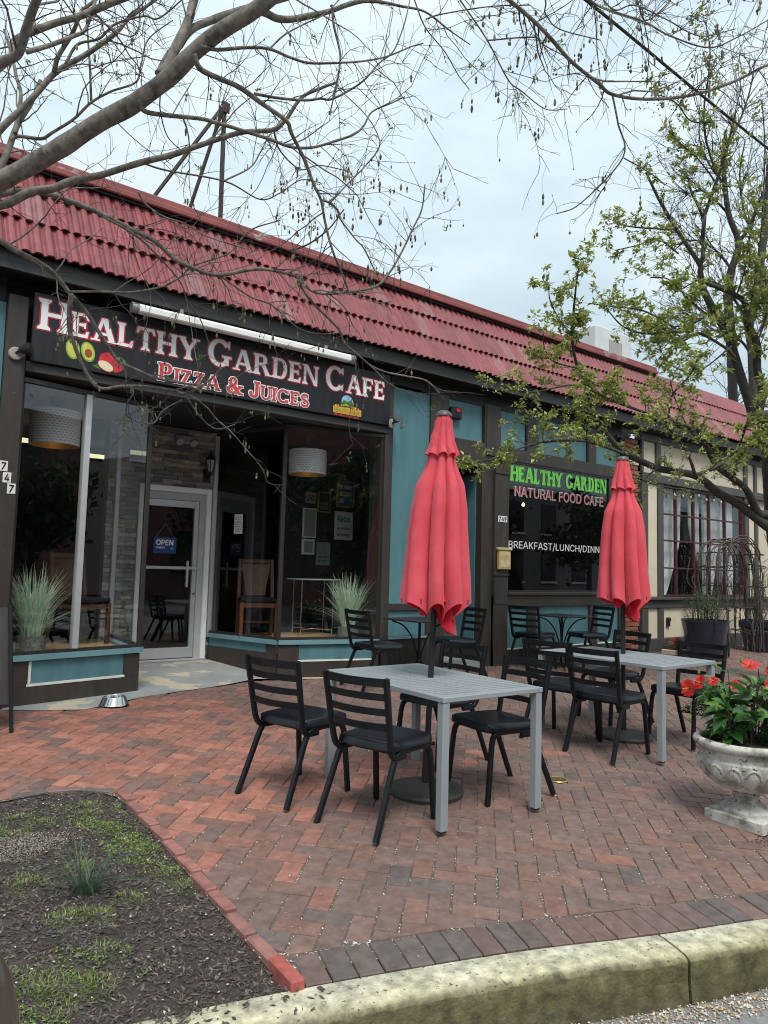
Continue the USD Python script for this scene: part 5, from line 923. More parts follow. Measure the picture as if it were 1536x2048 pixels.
v, f = grid(bowl_f, np.linspace(0, 2 * math.pi, 321), np.linspace(0, 1, 60)); obj('bowl', (v, f), 'cast_stone', urn, True)
rim = spline([(.278, .455), (.298, .458), (.309, .470), (.312, .486), (.305, .500), (.290, .508), (.273, .506), (.267, .49), (.265, .46)], 4); obj('rim', lathe(rim, 64), 'cast_stone', urn, True)
def soil_f(u, v): R = v * .268; h = (meshkit.fbm(np.stack([R * np.cos(u) * 25, R * np.sin(u) * 25, 0 * u], -1), 3, 3) - .5) * .03; return R * np.cos(u), R * np.sin(u), .478 + h + .02 * (1 - v)
v, f = grid(soil_f, np.linspace(0, 2 * math.pi, 60), np.linspace(.01, 1, 20)); obj('soil', (v, f), 'potting_soil', urn, True)
P = scatter(Point(4.62, 2.06).buffer(.30).intersection(sbox(4.2, 1.8, 4.8, 2.1)), 260, lambda x, y: np.clip(1.2 - np.hypot(x - 4.52, (y - 2.04) * 2.2) / .2, .03, 1)); v, f, tt = bits(P, G(P[:, 1]) + .003, (.004, .018), [(.03, .024, .02), (.045, .036, .03)], .3, .2, 33, .6); obj('spilled_soil', (v, f), 'tinted_rough', tint=tt, label='dark crumbs of soil spilled in front of the urn plinth', cat='soil', kind='stuff')
hib = thing('hibiscus_plant', 'leafy hibiscus with red flowers growing in the stone urn', 'plant', loc=(UX, UY, UG + .47)); rr = np.random.RandomState(5)
def leaf_shape(L, W, fold, curl, serr=True):
    n = 9; s = np.linspace(0, 1, n); w = W * np.sin(math.pi * s ** .62) ** .9 * (1 + (.07 * np.cos(np.arange(n) * math.pi) if serr else 0)); w[0] = .004; w[-1] = .0005; x = s * L; zc = -curl * L * s ** 2
    V = np.vstack([np.stack([x, 0 * x, zc], 1), np.stack([x, w, zc + fold * w], 1), np.stack([x, -w, zc + fold * w], 1)]); i = np.arange(n - 1)
    return V, np.vstack([np.stack([i, i + 1, n + i + 1], 1), np.stack([i, n + i + 1, n + i], 1), np.stack([2 * n + i, 2 * n + i + 1, i + 1], 1), np.stack([2 * n + i, i + 1, i], 1)])
def orient(V, az, el, roll, o):
    c, s = math.cos(roll), math.sin(roll); V = np.stack([V[:, 0], V[:, 1] * c - V[:, 2] * s, V[:, 1] * s + V[:, 2] * c], 1); c, s = math.cos(el), math.sin(el); V = np.stack([V[:, 0] * c - V[:, 2] * s, V[:, 1], V[:, 0] * s + V[:, 2] * c], 1); return rotz(V, az) + o
stems = []
for k in range(15):
    a = rr.uniform(0, 6.28); b = np.array([.08 * math.cos(a), .08 * math.sin(a), .0]); L = rr.uniform(.30, .47); o = rr.uniform(.08, .30); tip = np.array([o * math.cos(a), o * math.sin(a), L]); P = spline([b, b * 1.3 + [0, 0, L * .5], tip], 6); stems.append(P); obj('stem', tube(P, np.linspace(.006, .003, len(P)), 6), 'pear_bark', hib, True)
LT = [(.040, .115, .028), (.055, .15, .03), (.075, .195, .038), (.035, .095, .03), (.13, .28, .05), (.05, .13, .036)]
nl = 0
for P in stems:
    for k in range(20):
        s = rr.uniform(.10, 1.0); o = P[min(int(s * (len(P) - 1)), len(P) - 1)]; az = rr.uniform(0, 6.28); out = math.atan2(o[1], o[0]); az = out + rr.normal(0, 1.15); el = rr.normal(.05 + .25 * s, .40) - .35 * (s < .35); L = rr.uniform(.085, .14) * (1.05 - .35 * (s > .85)); o = o + np.array([math.cos(az), math.sin(az), math.sin(el)]) * rr.uniform(.02, .09)
        V, F = leaf_shape(L, L * rr.uniform(.27, .36), rr.uniform(.15, .5), rr.uniform(.1, .55)); tn = np.array(LT[rr.randint(len(LT))] if s < .85 else LT[rr.randint(2, 5)]) * rr.uniform(.8, 1.25); obj('leaf', (orient(V, az, el, rr.normal(0, .5), o), F), 'hibiscus_leaf', hib, True, tint=tn); nl += 1
def hflower(p, az, el, s=1.0, lab=None):
    fl_ = thing('flower', parent=hib); tag(fl_.prim, lab) if lab else None
    def petal_f(k):
        n, m_ = 8, 7; u, w = np.meshgrid(np.linspace(0, 1, n), np.linspace(-1, 1, m_), indexing='ij'); wd = .034 * s * np.sin(math.pi * np.clip(u * .62 + .06, 0, 1)) ** .8; R = .062 * s * u; Z = .030 * s * u ** .7 - .012 * s * u ** 3 + .004 * s * np.sin(w * 5 + k) * u
        a = k * 2 * math.pi / 5; X, Y = R, w * wd; V = np.stack([X, Y, Z + .004 * s * w + np.abs(w) * .008 * s * u], -1).reshape(-1, 3); i, j = np.meshgrid(np.arange(n - 1), np.arange(m_ - 1), indexing='ij'); q = np.stack([i * m_ + j, (i + 1) * m_ + j, (i + 1) * m_ + j + 1, i * m_ + j + 1], -1).reshape(-1, 4); return rotz(V, a), np.vstack([q[:, [0, 1, 2]], q[:, [0, 2, 3]]]), u.ravel()
    R_ = lambda V: orient(np.stack([V[:, 2], V[:, 1], -V[:, 0]], 1), az, el, 0, p)
    for k in range(5):
        V, F, u = petal_f(k); tn = np.array([.62, .030, .025]) * rr.uniform(.85, 1.15) + np.clip(.28 - u, 0, 1)[:, None] * [.6, .5, .05]; obj('petal', (R_(V), F), 'petal', fl_, True, tint=tn)
    obj('stamen', (R_(tube([(0, 0, .01 * s), (.004, 0, .05 * s), (.008, .004, .075 * s)], [.003, .0025, .005], 6)[0]), tube([(0, 0, 0), (0, 0, 1), (0, 0, 2)], 1, 6)[1]), 'petal', fl_, True, tint=(.75, .35, .10)); obj('calyx', (R_(lathe([(.0, -.02), (.009 * s, -.012), (.011 * s, .004), (.006, .012)], 8)[0]), lathe([(.0, -.02), (.009, -.012), (.011, .004), (.006, .012)], 8)[1]), 'hibiscus_leaf', fl_, True, tint=(.06, .15, .03))
for dx, dy, dz, az, el, s in [(-.31, .20, .345, 2.9, .1, .85), (-.24, .16, .375, 2.6, .45, .8), (-.13, .14, .38, 3.4, .5, .5), (.02, -.02, .485, 3.8, 1.0, .8), (.12, -.10, .44, 4.4, .5, .85), (.02, -.14, .39, 4.0, .3, .55), (.24, -.05, .45, 5.2, .7, .8), (-.08, .03, .37, 3.6, .4, .5)]: hflower(np.array([dx, dy, dz]), az, el, s)
for dx, dy, dz in [(-.33, .19, .14), (-.20, .20, .42), (-.10, .14, .46), (.05, .05, .50), (-.27, .05, .22), (.1, -.1, .47)]: v, f = lathe([(0, 0), (.009, .012), (.008, .028), (0, .042)], 8); obj('bud', (v + [dx, dy, dz], f), 'hibiscus_leaf', hib, True, tint=(.20, .30, .05))
# ------------------------------------------------------------------ small things on the ground
db = thing('dog_bowl', 'shiny stainless steel dog bowl on the bricks by the entrance', 'bowl', loc=(2.17, 6.735, float(G(6.735)) + .004)); v, f = lathe([(.128, .0), (.132, .004), (.126, .010), (.098, .070), (.094, .074), (.090, .070), (.082, .03), (.06, .02), (0, .018)], 48); obj('bowl', (v, f), 'steel_bowl', db, 40); obj('rubber_ring', lathe([(.10, 0), (.130, 0), (.131, .0035), (.12, .004)], 32), 'lamp_black', db, True)
ab = thing('sandwich_board', 'black framed folding sandwich board at the left edge, mostly out of view', 'sandwich board', loc=(.90, 6.20, float(G(6.2)))); 
for s, w in ((.325, 'leg'), (-.325, 'leg')):
    obj('leg', tube([(s, -.02, 0), (s * .96 - .0, .26, .95)], .014, section=SQ), 'chair_metal', ab); obj('leg', tube([(s, .56, 0), (s * .96, .28, .95)], .014, section=SQ), 'chair_metal', ab); obj('hinge_strap', tube([(s, .10, .30), (s, .45, .30)], .007, 6), 'chair_metal', ab)
obj('board', tube([(-.31, .0345 + .05, .22), (.31, .0345 + .05, .22)], 1, section=np.array([[0, 0], [.012, 0], [.012, .01], [0, .01]])), 'chair_metal', ab); obj('panel', (np.array([[-.31, .055, .20], [.31, .055, .20], [.30, .27, .93], [-.30, .27, .93], [-.31, .067, .20], [.31, .067, .20], [.30, .282, .93], [-.30, .282, .93]]), [[0, 1, 2, 3], [7, 6, 5, 4], [0, 4, 5, 1], [1, 5, 6, 2], [2, 6, 7, 3], [3, 7, 4, 0]]), 'dark_brown_paint', ab)
bs = thing('brick_stack', 'little stack of loose red bricks on stone blocks beside the tudor wall', 'bricks', loc=(11.55, 6.72, -.02))
for a, b, mm in ((( -.26, .18, -.12, .12, 0, .085), 'x', 'cream_stucco'), ((-.22, .16, -.11, .11, .087, .15), 'x', 'mortar')): obj('block', cbx(*a, .01), mm, bs)
for k, (x, y, z, r) in enumerate([(-.08, 0, .152, .1), (.05, .02, .152, -.2), (-.02, .0, .22, .15)]): v, f = cbx(-.10, .10, -.05, .05, 0, .064, .006); obj('brick', (rotz(v, r) + [x, y, z], f), 'wall_brick', bs, 30, tint=(.32, .11, .06))
t = thing('outdoor_outlet', 'small black outdoor socket on the cream boards beside the round pot', 'socket', loc=(11.72, 6.95, .42)); obj('cover', cbx(-.05, .05, 0, .03, 0, .16, .01), 'alarm_black', t); obj('flap', cbx(-.04, .04, -.02, -.001, .09, .15, .006), 'alarm_black', t)
def planter(x, y, r, h, square, seed, n, ph, lab, plab):
    z = float(G(y)); t = thing('planter_pot', lab, 'pot', loc=(x, y, z), rz=.35 if square else 0)
    if square:
        P = [(.62, 0), (.70, .02), (.92, .78), (1.0, .80), (1.0, 1.0), (.9, 1.0), (.88, .9)]; V, F = lathe([(a * r * 1.35, b * h) for a, b in P], 4, math.pi / 4, math.pi / 4 + 2 * math.pi); obj('pot', (V, F), 'navy_pot', t); obj('soil', lathe([(0, h * .9), (r * .88 * 1.35, h * .9)], 4, math.pi / 4, math.pi / 4 + 2 * math.pi), 'potting_soil', t)
    else: obj('pot', lathe([(0, 0), (.68 * r, 0), (.72 * r, .02), (.97 * r, h * .93), (r, h * .95), (r, h), (.93 * r, h), (.92 * r, h * .9)], 48), 'navy_pot', t, 30); obj('soil', lathe([(0, h * .9), (.925 * r, h * .9)], 32), 'potting_soil', t)
    p = thing('potted_shrub', plab, 'plant', loc=(x, y, z + h * .9)); q = np.random.RandomState(seed); mb = MB(); lf = MB()
    for k in range(n):
        a = q.uniform(0, 6.28); b = np.array([math.cos(a), math.sin(a), 0]) * q.uniform(0, r * .7); tip = b * q.uniform(1.0, 1.7) + [q.normal(0, .05), q.normal(0, .05), ph * q.uniform(.45, 1.1)]; S = spline([b, (b + tip) / 2 + [q.normal(0, .03), q.normal(0, .03), .02], tip], 4); mb.add(*tube(S, np.linspace(.004, .0015, len(S)), 3, cap=False))
        for j in range(13):
            o = S[q.randint(len(S) // 4, len(S))] + q.normal(0, .025, 3); V, F = leaf_shape(q.uniform(.03, .065), .010, .3, .3, False); V = V[[0, 4, 8, 13, 22]] if False else V; lf.add(orient(V, q.uniform(0, 6.28), q.normal(.2, .5), 0, o), F, np.array([(.055, .115, .03), (.08, .15, .045), (.11, .17, .05), (.04, .085, .03)][q.randint(4)]) * q.uniform(.8, 1.2))
    mb.put('stems', 'vine_bark', p); lf.put('leaves', 'tinted_leaf', p, kind='stuff')
planter(11.50, 6.18, .37, .64, False, 3, 55, .52, 'round tapered dark navy pot in front of the tudor window', 'bushy green plant in the round navy pot'); planter(13.75, 6.35, .33, .56, True, 4, 50, 1.05, 'square dark navy pot with a rolled rim beside the arbor', 'tall leafy climber in the square navy pot')
# ------------------------------------------------------------------ vine arbor
ar = thing('vine_arbor', 'small rustic garden arch of bare twisted grey vines before the paned window', 'arbor'); q = np.random.RandomState(9)
def arch(y, dx=0): return [(12.12 + dx, y, -.03), (12.10 + dx, y, .9), (12.12 + dx, y, 1.55), (12.28 + dx, y, 1.84), (12.75 + dx, y, 1.98), (13.22 + dx, y, 1.84), (13.40 + dx, y, 1.55), (13.42 + dx, y, .9), (13.42 + dx, y, -.03)]
for y in (6.10, 6.28, 6.46, 6.64):
    for rep in range(3):
        S = spline(arch(y), 10); S = S + np.cumsum(q.normal(0, .008, S.shape), 0) * .5 + .022 * np.sin(np.linspace(0, 40, len(S)) + rep * 2.1)[:, None] * [1, .8, .3]; obj('vine_arch', tube(S, q.uniform(.009, .014), 5), 'vine_bark', ar, True)
for zz in (.35, .75, 1.15, 1.5):
    for x in (12.11, 13.41):
        for rep in range(2): S = spline([(x + q.normal(0, .02), 6.05, zz), (x, 6.3, zz + q.normal(0, .03)), (x + q.normal(0, .02), 6.7, zz)], 6) + q.normal(0, .006, (13, 3)); obj('cross_vine', tube(S, .009, 5), 'vine_bark', ar, True)
for x, z in ((12.2, 1.72), (12.45, 1.91), (12.75, 1.98), (13.05, 1.91), (13.3, 1.72)):
    for rep in range(2): S = spline([(x, 6.05, z), (x + q.normal(0, .02), 6.35, z + .01), (x, 6.7, z)], 6) + q.normal(0, .006, (13, 3)); obj('cross_vine', tube(S, .010, 5), 'vine_bark', ar, True)
mb = MB()
for k in range(90):
    left = q.rand() < .5; x = (12.11 if left else 13.41) + q.normal(0, .06); y = q.uniform(6.05, 6.7); z = q.uniform(.0, 1.6); S = spline([(x, y, z), (x + q.normal(0, .06), y + q.normal(0, .05), z + .15), (x + q.normal(0, .06), y + q.normal(0, .06), z + q.uniform(.25, .6))], 5); mb.add(*tube(S, .006, 4, cap=False))
mb.put('loose_tendrils', 'vine_bark', ar, kind='stuff'); obj('hook', tube(spline([(12.85, 6.1, 1.84), (12.86, 6.1, 1.68), (12.92, 6.1, 1.62), (12.97, 6.1, 1.69)], 5), .008, 5), 'cable_black', ar)
# brown rounded thing at the lower left corner
v, f = lathe([(.072, -.9), (.072, .30), (.070, .36), (.062, .43), (.048, .49), (.028, .53), (.010, .548), (0, .55)], 32); t = thing('wooden_post', 'glossy dark brown rounded post top in the lower left corner', 'post', loc=(.268, 1.458, .05)); obj('post', (v, f), 'post_brown', t, True); obj('black_band', lathe([(.0735, .36 - .03), (.0748, .33), (.0752, .352), (.0735, .358)], 32), 'cable_black', t, True)
# ------------------------------------------------------------------ trees
LOCUST="""0.0597 0.0334 0.38 4.95 3.31 0.53 4.77 3.40 0.66 4.61 3.48 0.89 4.33 3.63 1.06 4.11 3.76 1.20 3.93 3.85 1.33 3.76 3.97 1.43 3.61 4.10 1.52 3.49 4.18 1.62 3.35 4.25 1.70 3.23 4.33 1.83 3.05 4.45 1.98 2.82 4.62
0.0278 0.0209 1.28 3.81 3.98 1.33 3.80 4.07 1.44 3.83 4.40 1.46 3.84 4.49 1.50 3.86 4.67 1.52 3.91 4.90
0.0239 0.0192 1.31 3.85 4.01 1.32 3.86 4.08 1.46 3.87 4.36 1.58 3.85 4.48 1.80 3.80 4.65 2.05 3.74 4.82 2.29 3.68 5.02
0.0244 0.0035 1.82 3.83 4.67 1.91 3.81 4.68 1.99 3.79 4.67 2.09 3.76 4.70 2.21 3.73 4.77 2.31 3.70 4.83 2.42 3.67 4.91 2.53 3.63 4.97 2.65 3.59 5.00 2.77 3.56 5.02 2.94 3.50 5.03 3.13 3.46 4.97 3.29 3.42 4.92
0.0139 0.0043 1.20 3.88 3.84 1.24 3.90 3.80 1.37 3.88 3.82 1.55 3.85 3.86 1.64 3.83 3.86 1.78 3.81 3.87 1.96 3.78 3.87 2.10 3.75 3.86 2.24 3.72 3.90 2.38 3.68 3.98 2.49 3.65 4.05 2.56 3.64 4.13 2.62 3.63 4.25 2.75 3.60 4.35 2.84 3.57 4.42
0.0163 0.0064 1.39 3.59 4.03 1.44 3.61 3.98 1.54 3.59 3.96 1.66 3.57 3.95 1.79 3.55 3.90 1.94 3.53 3.85 1.98 3.54 3.80 2.08 3.56 3.69 2.17 3.58 3.57 2.23 3.59 3.50 2.29 3.63 3.39 2.37 3.66 3.25 2.54 3.70 3.02
0.0073 0.0041 2.24 3.62 3.52 2.32 3.62 3.52 2.39 3.64 3.50 2.43 3.67 3.47 2.58 3.71 3.40 2.66 3.73 3.37 2.85 3.81 3.24
0.0055 0.0034 2.29 3.58 3.50 2.41 3.58 3.66 2.55 3.58 3.84 2.65 3.58 4.00 2.65 3.63 4.14 2.62 3.74 4.31 2.54 3.92 4.53
0.0088 0.0039 1.79 3.66 4.02 1.93 3.63 4.04 2.09 3.58 4.07 2.18 3.56 4.11 2.24 3.54 4.12 2.33 3.51 4.19 2.44 3.48 4.30 2.54 3.46 4.45 2.63 3.43 4.56 2.71 3.43 4.78 2.76 3.44 4.98
0.0108 0.0038 1.42 3.56 4.07 1.51 3.55 4.09 1.66 3.54 4.17 1.80 3.52 4.22 1.94 3.50 4.22 2.06 3.49 4.24 2.23 3.45 4.30 2.39 3.42 4.37 2.55 3.39 4.46 2.71 3.35 4.58 2.79 3.33 4.63
0.0058 0.0031 1.84 3.60 4.28 1.94 3.59 4.42 2.07 3.58 4.55 2.19 3.56 4.66 2.32 3.55 4.85
0.0100 0.0042 2.26 3.60 4.78 2.27 3.60 4.76 2.29 3.61 4.67 2.35 3.62 4.52 2.36 3.64 4.42 2.36 3.67 4.32 2.35 3.72 4.16
0.0319 0.0085 0.58 5.16 3.48 0.73 5.06 3.54 0.78 5.03 3.56 0.88 4.97 3.64 1.00 4.90 3.68 1.10 4.84 3.74 1.26 4.74 3.80 1.46 4.61 3.90 1.63 4.50 3.97 1.78 4.40 4.05 2.00 4.26 4.16 2.18 4.15 4.20 2.25 4.10 4.28 2.33 4.05 4.44 2.44 3.98 4.52 2.53 3.92 4.57
0.0212 0.0052 0.59 5.27 3.61 0.75 5.19 3.67 0.86 5.13 3.71 1.01 5.06 3.71 1.15 4.99 3.68 1.35 4.91 3.61 1.49 4.85 3.55 1.64 4.78 3.48 1.76 4.74 3.39 1.88 4.69 3.34 2.04 4.61 3.30 2.23 4.51 3.36 2.37 4.44 3.37 2.53 4.36 3.34 2.65 4.31 3.25 2.82 4.22 3.26 3.03 4.11 3.33 3.11 4.06 3.42 3.20 4.02 3.60 3.28 3.98 3.81 3.34 3.96 3.96 3.36 3.95 4.16
0.0108 0.0053 2.56 4.41 3.34 2.71 4.43 3.22 2.94 4.43 3.08 3.02 4.46 2.99 3.15 4.45 2.92 3.26 4.44 2.86 3.39 4.42 2.83 3.55 4.38 2.82 3.75 4.34 2.81 3.89 4.33 2.73
0.0078 0.0042 2.06 4.66 3.33 2.30 4.63 3.22 2.46 4.60 3.19 2.61 4.59 3.10 2.71 4.57 3.05 2.85 4.53 3.04 2.97 4.50 3.07
0.0224 0.0075 0.59 5.16 3.40 0.76 5.15 3.35 0.88 5.14 3.30 1.04 5.13 3.24 1.12 5.14 3.18 1.20 5.14 3.10 1.33 5.15 3.00 1.46 5.18 2.84 1.58 5.19 2.71 1.76 5.15 2.65 1.94 5.11 2.62 2.14 5.06 2.62
0.0177 0.0061 1.20 5.10 3.09 1.21 5.14 3.02 1.23 5.21 2.88 1.27 5.23 2.80 1.36 5.27 2.64 1.47 5.28 2.52 1.62 5.24 2.55 1.78 5.19 2.57 1.96 5.14 2.56 2.05 5.11 2.55 2.19 5.07 2.65 2.30 5.04 2.78
0.0071 0.0035 1.63 5.08 2.52 1.66 5.11 2.48 1.65 5.21 2.41 1.69 5.27 2.34 1.87 5.29 2.32 1.96 5.32 2.44 2.11 5.34 2.55
0.0051 0.0031 1.98 4.94 2.49 2.14 5.03 2.37 2.29 5.08 2.31 2.45 5.10 2.37
0.0069 0.0042 1.53 5.02 2.66 1.58 5.05 2.59 1.60 5.10 2.52
0.0082 0.0048 1.19 5.10 3.10 1.38 5.03 3.13 1.55 4.96 3.15 1.73 4.88 3.21 1.84 4.83 3.29 1.94 4.79 3.40 2.15 4.69 3.52 2.28 4.64 3.71 2.48 4.55 3.82
0.0081 0.0042 2.55 4.52 3.60 2.61 4.36 3.61 2.66 4.17 3.67 2.68 4.01 3.76
0.0072 0.0036 1.45 4.59 3.69 1.51 4.62 3.64 1.64 4.63 3.60 1.78 4.63 3.60 1.96 4.63 3.56 2.27 4.61 3.55
0.0087 0.0038 1.31 4.84 3.57 1.53 4.84 3.51 1.74 4.86 3.39 1.88 4.88 3.28 1.95 4.92 3.18 2.06 4.94 3.08 2.17 5.00 2.92
0.0229 0.0161 0.38 3.67 3.44 0.46 3.48 3.47 0.52 3.37 3.48 0.53 3.28 3.54 0.53 3.20 3.58 0.54 3.12 3.63 0.55 3.01 3.69
0.0177 0.0172 0.41 3.77 3.50 0.50 3.76 3.63 0.55 3.75 3.71 0.57 3.77 3.81 0.71 3.73 3.94 0.82 3.70 4.02 0.93 3.67 4.11 1.03 3.64 4.19 1.19 3.59 4.32
0.0118 0.0068 0.59 3.62 3.67 0.69 3.65 3.77 0.80 3.68 3.89 0.86 3.70 3.97 0.91 3.77 4.17 0.93 3.80 4.26 0.98 3.86 4.44
0.0233 0.0078 0.51 4.70 3.53 0.64 4.64 3.79 0.79 4.56 4.02 0.89 4.51 4.20 1.07 4.42 4.38 1.19 4.35 4.51 1.25 4.32 4.62 1.38 4.24 4.76 1.48 4.19 4.91
0.0146 0.0069 0.86 4.37 4.11 0.87 4.32 4.19 0.91 4.21 4.28 0.94 4.12 4.38 0.99 4.04 4.43 1.01 3.97 4.50
0.0244 0.0128 0.60 4.89 3.46 0.69 4.87 3.69 0.75 4.87 3.92 0.80 4.86 4.08 0.83 4.85 4.17 0.88 4.84 4.33
0.0138 0.0080 0.74 4.74 3.87 0.76 4.78 4.11 0.74 4.85 4.30 0.72 4.88 4.42 0.68 4.97 4.65
0.0122 0.0035 0.72 4.76 3.83 0.76 4.74 3.86 0.87 4.68 3.86 0.93 4.65 3.91 1.03 4.59 4.01 1.11 4.53 4.12 1.21 4.48 4.21 1.34 4.40 4.29 1.36 4.39 4.41 1.39 4.38 4.58 1.52 4.31 4.74
0.0081 0.0046 1.12 4.55 4.13 1.09 4.51 4.32 1.06 4.48 4.49 1.02 4.44 4.70
0.0041 0.0029 1.10 4.54 4.34 1.20 4.50 4.41 1.29 4.46 4.45 1.42 4.41 4.51
0.0090 0.0036 0.93 4.43 4.23 0.98 4.38 4.35 1.08 4.30 4.39 1.15 4.24 4.48 1.28 4.13 4.53 1.35 4.08 4.52 1.45 3.99 4.63 1.51 3.93 4.72
0.0047 0.0032 1.36 4.00 4.00 1.40 4.10 3.97 1.50 4.24 3.92 1.63 4.31 3.90
0.0042 0.0029 1.45 4.06 3.93 1.57 4.21 4.19 1.69 4.33 4.44
0.0075 0.0036 1.82 4.51 4.12 1.93 4.51 4.24 2.08 4.53 4.49 2.22 4.53 4.67
0.0068 0.0038 2.21 4.20 4.24 2.30 4.27 4.16 2.49 4.31 4.11 2.65 4.31 4.20 2.91 4.29 4.24
0.0063 0.0036 1.81 4.06 3.67 2.02 4.14 3.87 2.12 4.21 4.04 2.23 4.29 4.25 2.42 4.39 4.56
0.0073 0.0037 1.48 4.67 3.94 1.64 4.64 3.93 2.03 4.54 3.95 2.27 4.48 3.88 2.41 4.44 3.96 2.55 4.40 4.09 2.69 4.35 4.10
0.0112 0.0080 2.39 2.42 4.25 2.57 2.40 4.21 2.74 2.38 4.17 2.87 2.37 4.13 3.04 2.36 4.07 3.24 2.33 4.02 3.34 2.31 3.99 3.58 2.24 4.03 3.89 2.14 4.14 4.18 2.04 4.30 4.45 1.95 4.49 4.70 1.86 4.65
0.0064 0.0034 3.44 2.38 4.07 3.51 2.39 3.93 3.59 2.41 3.76 3.47 2.62 3.52 3.39 2.74 3.47
0.0043 0.0029 3.69 2.47 3.82 3.91 2.44 3.80 4.08 2.43 3.77
0.0074 0.0037 2.92 2.25 4.38 3.03 2.24 4.35 3.13 2.22 4.34 3.41 2.15 4.36 3.60 2.11 4.35 3.88 2.03 4.37 4.09 1.96 4.50 4.32 1.89 4.68
0.0060 0.0032 2.68 3.02 4.82 2.80 3.00 4.71 2.99 2.96 4.53 3.16 2.94 4.34 3.25 2.91 4.29 3.41 2.85 4.21 3.55 2.79 4.24
0.0049 0.0029 2.61 3.21 4.75 2.71 3.22 4.63 2.85 3.19 4.52 2.96 3.18 4.41 3.05 3.17 4.35
0.0048 0.0029 2.91 2.88 4.44 3.09 2.68 4.43 3.13 2.64 4.38 3.24 2.51 4.26
0.0039 0.0027 3.16 2.31 4.43 3.24 2.35 4.39 3.35 2.42 4.32 3.46 2.48 4.25
0.0036 0.0024 3.39 2.14 4.34 3.53 2.20 4.28 3.68 2.31 4.18
0.0049 0.0029 2.67 3.17 4.63 2.73 3.08 4.64 2.90 2.83 4.62 3.03 2.65 4.58
0.0060 0.0032 3.54 2.36 4.82 3.69 2.37 4.75 3.79 2.38 4.71 3.96 2.34 4.87 4.03 2.34 5.01
0.0047 0.0029 3.00 2.18 4.35 3.15 2.17 4.31 3.28 2.13 4.38 3.49 2.07 4.37 3.74 2.01 4.36 3.98 1.92 4.47
0.0054 0.0031 2.80 2.46 4.45 3.01 2.52 4.43 3.16 2.54 4.43 3.52 2.52 4.53"""
